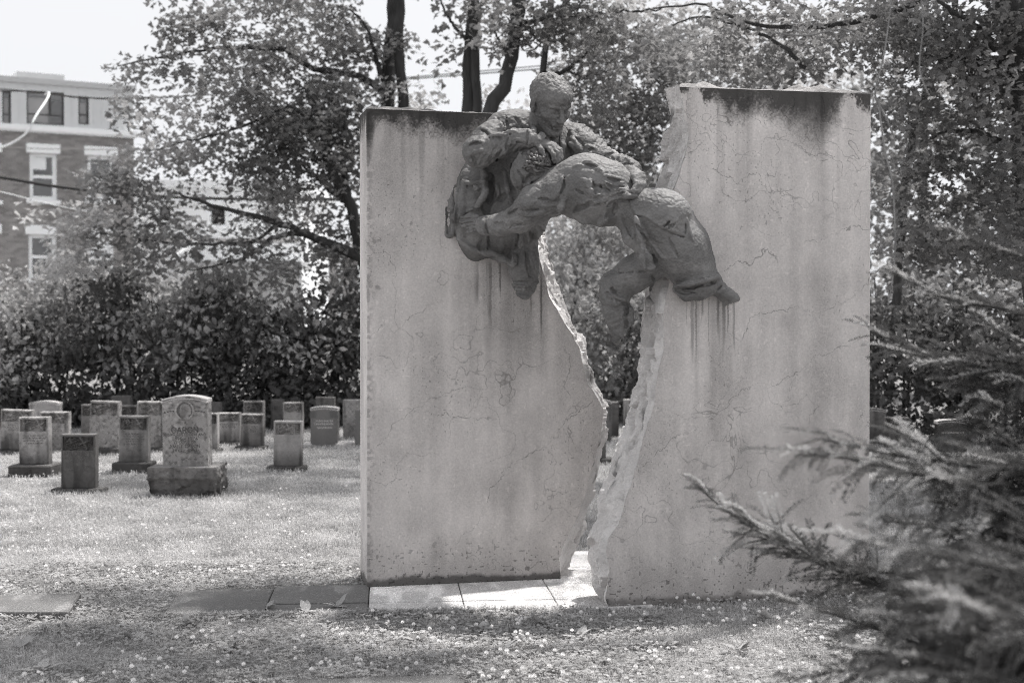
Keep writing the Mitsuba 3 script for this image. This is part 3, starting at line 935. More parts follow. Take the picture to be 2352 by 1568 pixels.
jk.ell(P(1166, 438, 8.345), (.012, .010, .012), None, .006)
jk.chain([P(1120, 576, 8.42), P(1150, 592, 8.42), P(1180, 604, 8.42), P(1196, 560, 8.38), P(1198, 530, 8.36)], [.012, .012, .014, .012, .010], .02)
jk.chain([P(1062, 556, 8.45), P(1088, 574, 8.43), P(1120, 584, 8.42)], [.014, .014, .012], .02)
jk.chain([P(1110, 540, 8.37), P(1116, 570, 8.38)], [.012, .010], .03, 'cut')
# left tail with its pointed corner
jk.chain([P(1222, 490, 8.50), P(1228, 520, 8.46), P(1232, 540, 8.48)], [.030, .024, .012], .02)
jk.chain([P(1236, 505, 8.50), P(1250, 531, 8.50)], [.018, .008], .012)
jk.chain([P(1214, 510, 8.44), P(1218, 545, 8.43)], [.014, .010], .012, 'cut')
jk.chain([P(1226, 300, 8.31), P(1229, 320, 8.29), P(1236, 345, 8.28)], [.016, .014, .012], .015)     # lapels
jk.chain([P(1286, 308, 8.32), P(1292, 335, 8.29), P(1290, 365, 8.27)], [.018, .016, .012], .015)
jk.chain([P(1258, 330, 8.30), P(1268, 352, 8.28), P(1272, 372, 8.27)], [.020, .026, .020], .03, 'cut')
CR = {1: (1033.6, .1831, 155.0), 2: (987.7, .2124, 367.5), 3: (1263.3, .1465, 321.6), 4: (1349.4, .227, 447.9)}


def draw(cl, crop, lines):
    """'r' ridges and 'g' grooves, traced in enlarged views of the group"""
    x0, s_, y0 = CR[crop]
    for kind, r, *pts in lines:
        q = [(x0 + s_ * x, y0 + s_ * y) for x, y in pts]
        if kind == 'r':
            cl.line(q, r * 1.1, 'add', -.2 * r, k=.5 * r)
        else:
            cl.line(q, r * 1.15, 'cut', .35 * r, k=.3 * r)


draw(jk, 1, [('g', .010, (700, 610), (715, 700), (720, 800)), ('r', .012, (400, 765), (460, 795), (520, 845)), ('g', .012, (395, 795), (470, 835), (500, 885)), ('r', .011, (490, 880), (560, 855), (680, 853)),
             ('g', .010, (540, 880), (620, 890), (680, 905)), ('r', .011, (700, 828), (690, 900), (685, 1000), (690, 1085)), ('g', .011, (735, 880), (718, 940), (706, 1040)), ('r', .010, (690, 828), (760, 808), (812, 800)),
             ('g', .009, (722, 856), (785, 826)), ('r', .010, (985, 782), (1000, 860), (992, 960), (1002, 990)), ('g', .009, (970, 800), (980, 900), (968, 990)), ('r', .009, (1110, 830), (1116, 900), (1106, 985)),
             ('g', .010, (275, 1080), (300, 1150), (318, 1225)), ('r', .012, (250, 1092), (330, 1052), (420, 1042)), ('g', .011, (480, 1200), (560, 1130), (640, 1050)), ('g', .010, (560, 1180), (640, 1125), (688, 1110)),
             ('r', .014, (1045, 545), (1050, 640), (1045, 740), (1050, 800)), ('g', .012, (1066, 560), (1064, 660), (1068, 730)), ('r', .012, (870, 685), (930, 735), (1000, 768)), ('g', .012, (820, 640), (870, 695), (900, 730)),
             ('r', .013, (1380, 820), (1366, 900), (1366, 1000)), ('g', .014, (1345, 830), (1338, 900), (1345, 990)), ('r', .013, (1440, 860), (1500, 940), (1600, 1030)), ('g', .013, (1430, 900), (1480, 980), (1560, 1060)),
             ('r', .012, (1520, 890), (1590, 955), (1600, 1000), (1650, 1040)), ('g', .010, (1560, 870), (1640, 940), (1690, 990)), ('r', .010, (560, 640), (620, 690), (660, 760)), ('g', .010, (600, 640), (650, 690), (680, 740)),
             ('r', .010, (230, 960), (300, 930), (380, 930)), ('g', .009, (240, 985), (310, 955), (390, 955)), ('g', .009, (790, 940), (850, 930), (920, 950)), ('r', .009, (800, 900), (870, 900), (950, 920))])
draw(jk, 3, [('r', .011, (560, 100), (640, 110), (720, 140)), ('g', .010, (580, 130), (650, 140), (720, 170)), ('r', .011, (480, 210), (560, 220), (640, 210)), ('g', .010, (760, 240), (820, 270)), ('r', .011, (870, 190), (960, 170), (1020, 200)),
             ('r', .010, (810, 260), (880, 212), (950, 190)), ('g', .010, (850, 260), (920, 225), (980, 215)), ('r', .010, (1100, 440), (1110, 360), (1150, 300), (1200, 290)), ('g', .011, (1130, 450), (1142, 420), (1180, 388), (1240, 382), (1300, 422)),
             ('r', .010, (1200, 290), (1260, 340), (1308, 412)), ('g', .009, (1060, 300), (1080, 360), (1075, 430)), ('g', .009, (960, 270), (1000, 330), (990, 380))])
draw(jk, 2, [('r', .014, (570, 90), (600, 180), (610, 300), (590, 370), (530, 470), (510, 510)), ('g', .030, (650, 180), (660, 300), (650, 420), (600, 500), (610, 560)), ('g', .024, (640, 250), (650, 350), (640, 450)), ('g', .018, (740, 430), (800, 400), (850, 370)),
             ('r', .014, (390, 248), (450, 258), (520, 240), (580, 230)), ('g', .012, (400, 282), (460, 292), (560, 270)), ('g', .012, (340, 190), (312, 320), (297, 450), (290, 600), (290, 780)), ('g', .010, (280, 290), (262, 400), (266, 450)),
             ('g', .017, (195, 480), (210, 560), (206, 700), (200, 790)), ('r', .011, (240, 430), (246, 560), (256, 700), (250, 810)), ('r', .010, (165, 450), (230, 440), (250, 428)), ('r', .012, (700, 200), (730, 300), (740, 380)),
             ('g', .012, (890, 0), (885, 120), (920, 260)), ('r', .010, (905, 150), (920, 300)), ('r', .012, (300, 850), (380, 912), (430, 960), (520, 980), (600, 1020)), ('g', .013, (632, 830), (642, 920), (622, 1000)),
             ('r', .011, (640, 1040), (740, 1070), (830, 1100), (890, 1140)), ('r', .012, (930, 800), (920, 950), (895, 1140)), ('g', .013, (950, 810), (940, 960), (920, 1090)), ('r', .012, (1010, 760), (1040, 860), (1060, 940)),
             ('r', .012, (1120, 700), (1150, 780), (1160, 840)), ('g', .013, (1080, 760), (1100, 850)), ('r', .010, (1150, 670), (1200, 720), (1250, 780)), ('g', .010, (430, 560), (380, 600), (350, 640)), ('r', .010, (400, 560), (470, 530), (520, 540)),
             ('g', .010, (560, 860), (520, 920), (540, 970)), ('r', .010, (780, 860), (770, 960), (790, 1050))])
jk.ruffle(lambda p: .007 * (np.abs(meshkit.noise(p * np.array([15, 15, 6.]), 4) - .5) * 2 - .5) + .003 * (np.abs(meshkit.noise(p * np.array([26, 26, 16]), 6) - .5) * 2 - .5), .03)
part(ST1, 'jacket', roughen(jk.mesh(), 0.0018, .0018, 36, 105, 2), 'bronze', smooth=True, label='crumpled open jacket with turned-back cuffs and torn hem')
lo, hi = box_of(1140, 1270, 520, 720, 8.2, 8.75)
lg = Clay(lo, hi, 0.0056)
lg.chain([P(1196, 560, 8.56), P(1202, 610, 8.52), P(1207, 654, 8.53)], [.105, .088, .068], .03)
lg.chain([P(1228, 575, 8.5), P(1230, 625, 8.5), P(1222, 660, 8.5)], [.022, .022, .015], .02)
for i_ in range(4):
    y_ = 652 + 7 * i_
    lg.chain([P(1178 + 3 * i_, y_, 8.50), P(1204, y_ + 8, 8.46 + .01 * i_), P(1230 - 2 * i_, y_ - 2, 8.50)], [.010, .012, .009], .010)
draw(lg, 2, [('r', .014, (1060, 980), (1100, 1120), (1140, 1240), (1160, 1320)), ('g', .011, (890, 1370), (950, 1392), (1020, 1400), (1080, 1390)), ('g', .011, (920, 1422), (1000, 1440), (1100, 1420)), ('r', .012, (880, 1358), (930, 1348), (970, 1338)),
             ('r', .012, (950, 1458), (1030, 1490), (1090, 1462)), ('g', .010, (1040, 1000), (1060, 1140), (1080, 1260)), ('g', .010, (900, 1320), (960, 1330), (1040, 1320))])
part(ST1, 'trouser_leg', roughen(lg.mesh(), .003, .0018, 30, 90, 4), 'bronze', smooth=True, label='bent knee ending in bunched cloth under the jacket')

# ---------- the limp man
ST2 = thing('bronze_statue', 'limp dark bronze man lying face down across the gap between the two slabs', 'statue')
lo, hi = box_of(1050, 1310, 330, 560, 7.80, 8.50)
fb = Clay(lo, hi, 0.0058)
HC2, HR2 = P(1229, 390, 8.10), head_frame(math.radians(-62), math.radians(-38), math.radians(-28))
fb.ell(HC2, (.128, .135, .112), None, .02)
fb.ell(P(1204, 405, 8.10), (.075, .10, .085), None, .04)
fb.cap(P(1240, 398, 8.08), P(1285, 432, 8.02), .078, .095, .03)
fb.cap(P(1196, 352, 8.03), P(1178, 392, 8.08), .010, .012, .012)
fb.chain([P(1216, 412, 7.995), P(1212, 424, 7.99), P(1217, 433, 7.985)], [.014, .013, .012], .01)      # ear
fb.chain([P(1222, 404, 7.985), P(1208, 418, 8.0)], [.012, .010], .02, 'cut')
# forearm and the hand spread on the jacket
fb.chain([P(1285, 448, 7.97), P(1192, 506, 8.06), P(1118, 516, 8.22)], [.085, .062, .042], .02)
fb.chain([P(1120, 517, 8.22), P(1092, 513, 8.30)], [.040, .042], .015, flat=((0.15, -.95, .0), .62))
for a_, m_, e_, r_ in ((P(1096, 500, 8.285), P(1082, 494, 8.30), P(1070, 497, 8.335), .0145),
                       (P(1090, 504, 8.285), P(1074, 500, 8.295), P(1061, 501, 8.325), .0155),
                       (P(1086, 511, 8.285), P(1070, 509, 8.295), P(1058, 511, 8.325), .0155),
                       (P(1088, 519, 8.285), P(1073, 519, 8.295), P(1061, 519, 8.325), .0145),
                       (P(1096, 525, 8.28), P(1084, 530, 8.285), P(1074, 534, 8.31), .0140)):
    fb.chain([P(1104, 514, 8.265), a_, m_, e_], [.018, r_ * 1.15, r_, r_ * .8], .008)
draw(fb, 2, [('g', .006, (345, 648), (440, 636), (540, 618)), ('g', .006, (340, 694), (440, 680), (530, 662)), ('g', .006, (355, 738), (440, 714), (530, 692)), ('g', .006, (415, 772), (470, 752), (540, 765)),
             ('g', .008, (950, 120), (1000, 180), (1040, 300)), ('r', .008, (1045, 240), (1030, 300), (1050, 335)), ('g', .007, (900, 60), (890, 140), (930, 250)), ('g', .006, (1000, 80), (1060, 110), (1120, 170))])
fb.ruffle(lambda p: np.where(np.linalg.norm(p - HC2, axis=1) < .17, .003 * (np.abs(meshkit.noise(p * np.array([34, 34, 60]), 31) - .5) * 2 - .5), 0), .02)
part(ST2, 'body', roughen(fb.mesh(), .003, .002, 22, 60, 7), 'bronze', smooth=True, label='head pressed to the other man and hand spread on his jacket')
# loose strands of hair
rg = np.random.default_rng(5)
locks = []
for i_ in range(72):
    th, ph = rg.uniform(-.45, 1.15), rg.uniform(-.05, 1.25)
    pts = []
    a_, b_ = th, ph
    for j_ in range(7):
        d_ = np.array([math.sin(a_) * math.cos(b_), -math.cos(a_) * math.cos(b_), math.sin(b_)])
        pts.append(HC2 + np.array([.130, .137, .114]) * d_ * (1.05 + .08 * math.sin(j_ * 1.9 + i_)))
        a_ += rg.uniform(.00, .18)
        b_ += rg.uniform(-.15, .10)
    locks.append(tube(curve(pts, 14), np.linspace(.0095, .0055, 14) * rg.uniform(.8, 1.3), 6))
part(ST2, 'hair', cat(locks), 'bronze_hair', smooth=True, label='matted strands of hair under the other man\'s fingers')

lo, hi = box_of(1095, 1500, 335, 570, 7.60, 8.40)
sh = Clay(lo, hi, 0.0056)
sh.chain([P(1290, 432, 8.00), P(1345, 430, 7.96), P(1390, 444, 7.93), P(1440, 470, 7.90)], [.125, .170, .172, .125], .05)
sh.ell(P(1345, 420, 7.97), (.17, .17, .148), None, .04)
sh.chain([P(1280, 446, 7.93), P(1232, 468, 7.98), P(1192, 503, 8.06)], [.108, .098, .072], .05, fold=(.005, .07, 0))
sh.chain([P(1194, 501, 8.06), P(1150, 516, 8.15), P(1122, 517, 8.21)], [.073, .056, .050], .03, fold=(.004, .05, 1))
sh.chain([P(1122, 517, 8.21), P(1113, 518, 8.23)], [.056, .054], .010)
sh.chain([P(1165, 492, 8.10), P(1158, 505, 8.06), P(1162, 520, 8.06)], [.008, .009, .007], .012)
sh.chain([P(1272, 425, 7.86), P(1262, 455, 7.85), P(1244, 480, 7.88)], [.012, .013, .010], .025)          # shoulder seam
sh.chain([P(1300, 445, 7.82), P(1290, 475, 7.82), P(1283, 492, 7.86)], [.012, .012, .010], .025)
sh.chain([P(1330, 385, 7.84), P(1362, 372, 7.86), P(1400, 388, 7.84)], [.010, .010, .008], .02)
# shirt pulled into the fist
sh.chain([P(1357, 420, 7.785), P(1358, 442, 7.77), P(1376, 452, 7.755), P(1410, 446, 7.76), P(1438, 436, 7.79)], [.012, .015, .016, .017, .018], .02)
sh.chain([P(1345, 466, 7.79), P(1385, 458, 7.755), P(1420, 446, 7.76), P(1445, 440, 7.79)], [.014, .020, .020, .018], .02)
sh.chain([P(1390, 474, 7.79), P(1420, 456, 7.765), P(1440, 451, 7.77), P(1458, 454, 7.78)], [.014, .020, .022, .018], .02)
sh.chain([P(1380, 415, 7.80), P(1400, 432, 7.765), P(1425, 433, 7.78)], [.010, .012, .012], .02)
sh.chain([P(1368, 433, 7.755), P(1395, 436, 7.745)], [.018, .016], .02, 'cut')
sh.chain([P(1390, 466, 7.76), P(1425, 450, 7.74)], [.010, .010], .012, 'cut')
sh.chain([P(1322, 487, 7.86), P(1345, 475, 7.80), P(1372, 466, 7.77)], [.010, .012, .012], .015, 'cut')
sh.chain([P(1310, 490, 7.93), P(1340, 505, 7.90), P(1378, 514, 7.90)], [.018, .016, .014], .03)
sh.chain([P(1378, 514, 7.84), P(1396, 497, 7.79), P(1412, 470, 7.77)], [.012, .012, .010], .02)
sh.chain([P(1400, 490, 7.78), P(1412, 478, 7.77)], [.020, .018], .02, 'cut')
draw(sh, 3, [('r', .013, (620, 640), (640, 740), (650, 840), (700, 890), (800, 880)), ('g', .013, (670, 660), (680, 760), (700, 840)), ('r', .015, (640, 970), (800, 945), (900, 900), (1000, 840), (1100, 800), (1200, 800)),
             ('g', .014, (700, 925), (850, 890), (1000, 808), (1100, 778)), ('r', .015, (860, 1010), (950, 970), (1080, 880), (1150, 858), (1230, 890), (1330, 880)), ('g', .013, (820, 985), (950, 925), (1060, 850), (1160, 838)),
             ('g', .014, (900, 1040), (1050, 962), (1200, 930), (1300, 940)), ('r', .012, (870, 670), (920, 720), (980, 770), (1080, 770)), ('g', .012, (905, 690), (960, 742), (1060, 745), (1140, 740)), ('g', .016, (380, 1112), (450, 1062), (560, 1012), (650, 988)),
             ('r', .012, (0, 1155), (100, 1108), (200, 1108), (330, 1148)), ('g', .011, (10, 1180), (110, 1130), (230, 1135), (320, 1165)), ('r', .012, (850, 1190), (880, 1240), (820, 1300)), ('g', .016, (1030, 1010), (1020, 1080), (960, 1150), (870, 1220)),
             ('r', .010, (540, 350), (640, 362), (740, 412)), ('g', .009, (560, 380), (640, 392), (720, 430)), ('r', .010, (700, 440), (780, 480), (830, 560)), ('g', .009, (740, 440), (810, 490)), ('r', .012, (190, 580), (180, 680), (120, 830), (70, 900)),
             ('g', .012, (225, 600), (205, 720), (150, 840)), ('r', .010, (300, 560), (260, 640)), ('r', .010, (470, 600), (560, 640), (600, 740)), ('g', .010, (400, 760), (480, 820), (560, 850)), ('r', .009, (380, 420), (450, 400), (530, 410)),
             ('g', .009, (800, 700), (790, 770), (830, 830)), ('r', .009, (720, 780), (800, 790), (860, 830)), ('r', .010, (880, 560), (980, 600), (1080, 610)), ('g', .009, (900, 590), (990, 630), (1100, 640))])
draw(sh, 2, [('r', .010, (565, 640), (575, 720), (592, 790)), ('g', .010, (602, 620), (612, 700), (632, 792)), ('r', .009, (840, 570), (872, 545)), ('g', .011, (850, 592), (900, 562), (950, 530)), ('r', .009, (650, 720), (740, 770)), ('r', .011, (1000, 480), (1050, 500), (1150, 440)),
             ('g', .010, (1180, 420), (1300, 422)), ('g', .010, (1050, 545), (1180, 522)), ('r', .010, (1060, 600), (1160, 580), (1240, 560)), ('g', .009, (700, 690), (800, 680)), ('r', .009, (880, 640), (960, 640), (1010, 660)), ('g', .009, (860, 740), (920, 700), (990, 690))])
sh.ruffle(lambda p: .006 * (np.abs(meshkit.noise(p * np.array([9, 11, 16.]), 14) - .5) * 2 - .5) + .003 * (np.abs(meshkit.noise(p * np.array([20, 24, 30]), 16) - .5) * 2 - .5), .03)
part(ST2, 'shirt', roughen(sh.mesh(), 0.0018, .0018, 36, 105, 8), 'bronze', smooth=True, label='rough shirt stretched over an arched back and gathered in a fist')

Yt = face_y(1560, 'R')
lo, hi = box_of(1370, 1720, 410, 800, 7.45, 8.25)
tr = Clay(lo, hi, 0.0056)
HIP = P(1512, 494, 7.83)
tr.ell(P(1520, 498, 7.84), (.150, .15, .135), None, .04)
tr.cap(P(1440, 476, 7.90), P(1505, 492, 7.84), .118, .142, .05)
tr.chain([P(1522, 510, 7.84), P(1560, 572, 7.86), P(1600, 640, 7.90)], [.144, .142, .120], .05)
tr.chain([P(1598, 636, 7.90), P(1632, 650, 7.93), P(1650, 662, 7.95)], [.075, .055, .042], .03, fold=(.004, .045, 0))
tr.chain([P(1556, 512, 7.88), P(1584, 556, 7.89), P(1608, 600, 7.92)], [.095, .090, .075], .05)
# turned-up hem band, bunched cloth below
tr.chain([P(1552, 658, 7.80), P(1580, 652, 7.765), P(1615, 643, 7.775), P(1646, 633, 7.85)], [.015, .017, .017, .016], .010)
tr.chain([P(1555, 664, 7.86), P(1578, 676, 7.84), P(1606, 674, 7.85), P(1632, 662, 7.87)], [.026, .034, .032, .024], .02)
tr.chain([P(1580, 664, 7.79), P(1612, 657, 7.79), P(1640, 650, 7.83)], [.008, .009, .008], .012, 'cut')
# jacket skirt lying over the hip
skirt = P(1540, 494, 7.80)
n_ = np.array([-.28, -.15, -.94])
n_ /= np.linalg.norm(n_)
tr.ell(P(1522, 496, 7.83), (.161, .158, .143), None, .008, clip=[(P(1530, 527, 7.70), (-.45, -.1, -.89))])
tr.chain([P(1462, 487, 7.74), P(1484, 500, 7.70), P(1508, 517, 7.685), P(1538, 531, 7.69), P(1567, 542, 7.74)], [.008, .010, .010, .010, .008], .008)
tr.chain([P(1568, 500, 7.80), P(1580, 530, 7.84), P(1590, 553, 7.88)], [.020, .018, .010], .015)
# hanging front edge
tr.chain([P(1464, 498, 7.73), P(1474, 545, 7.725), P(1484, 590, 7.74), P(1492, 618, 7.76)], [.018, .026, .034, .030], .015, flat=((0.2, -.95, .1), .55))
tr.chain([P(1460, 500, 7.715), P(1470, 540, 7.70), P(1476, 575, 7.70), P(1480, 615, 7.72)], [.008, .009, .009, .008], .008)
tr.chain([P(1473, 528, 7.70), P(1492, 570, 7.70), P(1508, 608, 7.73), P(1522, 640, 7.76)], [.007, .009, .010, .008], .010, 'cut')
tr.chain([P(1440, 510, 7.86), P(1452, 545, 7.84), P(1470, 568, 7.83)], [.05, .045, .035], .03)
# far leg, bent, with its torn trouser end
tr.chain([P(1492, 606, 7.90), P(1455, 630, 7.94), P(1416, 656, 7.98)], [.100, .094, .088], .04)
tr.chain([P(1416, 656, 7.98), P(1412, 676, 7.99), P(1414, 715, 8.00), P(1415, 782, 8.01)], [.086, .080, .066, .020], .03, fold=(.003, .09, 1))
tr.chain([P(1424, 690, 7.97), P(1438, 715, 7.96), P(1441, 738, 7.97), P(1430, 768, 7.98)], [.040, .036, .028, .008], .02, flat=((0.1, -.98, 0), .5))
tr.chain([P(1448, 716, 7.97), P(1454, 742, 7.98)], [.014, .006], .01)
tr.chain([P(1426, 715, 7.90), P(1430, 745, 7.92), P(1424, 778, 7.95)], [.010, .012, .010], .012, 'cut')
tr.chain([P(1392, 690, 7.93), P(1415, 697, 7.90), P(1435, 690, 7.91)], [.009, .012, .010], .015)
tr.chain([P(1396, 664, 7.905), P(1412, 684, 7.89), P(1432, 688, 7.90)], [.010, .012, .010], .012)
tr.chain([P(1402, 672, 7.89), P(1418, 684, 7.875)], [.014, .010], .015, 'cut')
tr.chain([P(1405, 621, 7.91), P(1450, 622, 7.86), P(1490, 621, 7.84)], [.005, .006, .005], .008, 'cut')
draw(tr, 4, [('g', .011, (480, 205), (540, 212), (590, 228), (700, 308), (830, 376), (900, 396), (968, 420)), ('r', .010, (500, 190), (590, 208), (700, 286), (830, 350), (960, 398)), ('r', .010, (800, 330), (850, 282), (900, 240)), ('r', .010, (845, 340), (900, 300)),
             ('r', .009, (760, 300), (800, 250), (860, 222)), ('g', .009, (825, 335), (872, 292)), ('g', .009, (780, 315), (830, 262)), ('r', .012, (490, 230), (520, 330), (525, 450), (530, 540)), ('g', .014, (505, 300), (560, 420), (620, 540), (700, 680)),
             ('r', .011, (570, 750), (660, 740), (700, 690)), ('r', .011, (540, 580), (555, 660), (570, 740)), ('r', .010, (440, 60), (480, 170)), ('r', .013, (900, 912), (980, 906), (1100, 880), (1240, 842), (1330, 826)), ('g', .012, (920, 948), (1050, 932), (1180, 894), (1290, 884)),
             ('g', .009, (900, 892), (1050, 878), (1230, 828)), ('r', .010, (1310, 980), (1380, 942), (1430, 932)), ('g', .010, (1300, 960), (1350, 920)), ('g', .008, (1390, 990), (1422, 960)), ('g', .010, (900, 962), (980, 990), (1080, 985)),
             ('r', .012, (180, 958), (240, 1020), (300, 1050), (370, 1062)), ('g', .013, (250, 945), (300, 1015)), ('g', .012, (350, 1085), (400, 1108), (430, 1124)), ('g', .006, (150, 822), (230, 800), (370, 785), (500, 780), (600, 770)), ('r', .012, (340, 1150), (372, 1250), (340, 1340), (332, 1440)),
             ('g', .014, (400, 1130), (380, 1230), (392, 1330)), ('g', .010, (200, 985), (250, 1040), (320, 1075)), ('g', .008, (985, 270), (990, 340), (985, 400)), ('r', .010, (1000, 250), (1030, 340), (1062, 462)), ('g', .010, (640, 800), (672, 860), (680, 900)),
             ('r', .009, (600, 420), (680, 520), (760, 640)), ('g', .006, (820, 420), (860, 520), (930, 640)), ('r', .009, (700, 440), (760, 470)), ('g', .009, (330, 160), (380, 280), (460, 440))])
tr.ruffle(lambda p: .005 * (np.abs(meshkit.noise(p * np.array([11, 11, 9.]), 24) - .5) * 2 - .5) + .0025 * (np.abs(meshkit.noise(p * 27, 26) - .5) * 2 - .5), .03)
part(ST2, 'trousers', roughen(tr.mesh(), 0.0016, .0018, 36, 105, 9), 'bronze', smooth=True, label='rumpled trousers, one leg against the right slab and one hanging in the gap')
lo, hi = box_of(1630, 1720, 640, 715, 7.75, 8.1)
ft = Clay(lo, hi, 0.005)
ft.chain([P(1646, 660, 7.95), P(1668, 674, 7.93), P(1686, 683, 7.92), P(1694, 687, 7.92)], [.040, .036, .026, .015], .02, flat=((.45, 0, -.9), .85))
for i_ in range(5):
    ft.chain([P(1676 - 3 * i_, 684 + 2 * i_, 7.93 + .012 * i_), P(1692 - 7 * i_, 689 + 3 * i_, 7.915 + .014 * i_)], [.013, .009], .006)
ft.cap(P(1650, 676, 7.95), P(1664, 694, 7.96), .020, .010, .012)
part(ST2, 'foot', roughen(ft.mesh(), .002, .001, 30, 80, 12), 'bronze', smooth=True)

# ------------------------------------------------------------------ gravestones
def seg2(U, V, a, b):
    dx, dy = b[0] - a[0], b[1] - a[1]
    t = np.clip(((U - a[0]) * dx + (V - a[1]) * dy) / (dx * dx + dy * dy), 0, 1)
    return np.hypot(U - a[0] - t * dx, V - a[1] - t * dy)


def relief_mesh(w, h, seed, depth=0.036, n=54):
    """a carved panel: a leaning cross among rays and leaves, in a sunk field"""
    rg = np.random.default_rng(seed)
    m = max(12, int(n * h / w))
    U, V = np.meshgrid(np.linspace(0, 1, n), np.linspace(0, h / w, m), indexing='ij')
    H = np.zeros_like(U)
    top = h / w

    def bar(a, b, r, hh):
        return np.maximum(H, hh * np.clip((r - seg2(U, V, a, b)) / (r * .5), 0, 1))
    for i in range(7):
        y = top * (.12 + .11 * i)
        x0 = .12 + .03 * rg.normal()
        H = bar((x0, y - .06), (x0 + .5 + .1 * rg.random(), y + .12 + .05 * rg.random()), .016 + .008 * rg.random(), .6 + .3 * rg.random())
    for i in range(6):
        a = rg.uniform(.3, 2.6)
        c = np.array([.22 + .1 * rg.normal(), top * .62])
        H = bar(c, c + .17 * np.array([math.cos(a), math.sin(a)]), .022, .8)
    cx = .64 + .05 * rg.normal()
    H = bar((cx - .09, top * .96), (cx + .13, top * .10), .040, 1.0)
    H = bar((cx - .10, top * .42), (cx + .15, top * .66), .034, 1.0)
    for i in range(5):
        y = top * (.25 + .14 * i)
        H = bar((.80, y), (.94, y + .06), .018, .6)
    H = H * (.75 + .5 * meshkit.noise(np.stack([U * 30, V * 30, U * 0 + seed], -1)))
    X, Z = U * w - w / 2, V * w
    Y = -(H * depth)
    k = np.arange((n - 1) * (m - 1))
    i, j = k // (m - 1), k % (m - 1)
    a = i * m + j
    f = np.vstack([np.stack([a, a + m, a + m + 1], 1), np.stack([a, a + m + 1, a + 1], 1)])
    return trimesh.Trimesh(np.stack([X.ravel(), Y.ravel(), Z.ravel()], 1), f, process=False)


def prism(outline, t, b):
    """a chamfered convex stone from its front outline (x, z)"""
    o = np.asarray(outline, float)
    c = (o.min(0) + o.max(0)) / 2
    sz = (o.max(0) - o.min(0)) / 2
    i = c + (o - c) * (1 - b / sz)
    pts = np.vstack([np.c_[o[:, 0], np.full(len(o), b), o[:, 1]], np.c_[o[:, 0], np.full(len(o), t - b), o[:, 1]],
                     np.c_[i[:, 0], np.zeros(len(o)), i[:, 1]], np.c_[i[:, 0], np.full(len(o), t), i[:, 1]]])
    return trimesh.convex.convex_hull(pts)


def pocket(m, x0, x1, z0, z1, d):
    a = manifold3d.Manifold(manifold3d.Mesh(np.asarray(m.vertices, np.float32), np.asarray(m.faces, np.uint32)))
    c = manifold3d.Manifold.cube([x1 - x0, d + .05, z1 - z0]).translate([x0, -.05, z0])
    r = (a - c).to_mesh()
    return trimesh.Trimesh(r.vert_properties[:, :3], r.tri_verts, process=False)


GRAVES = []


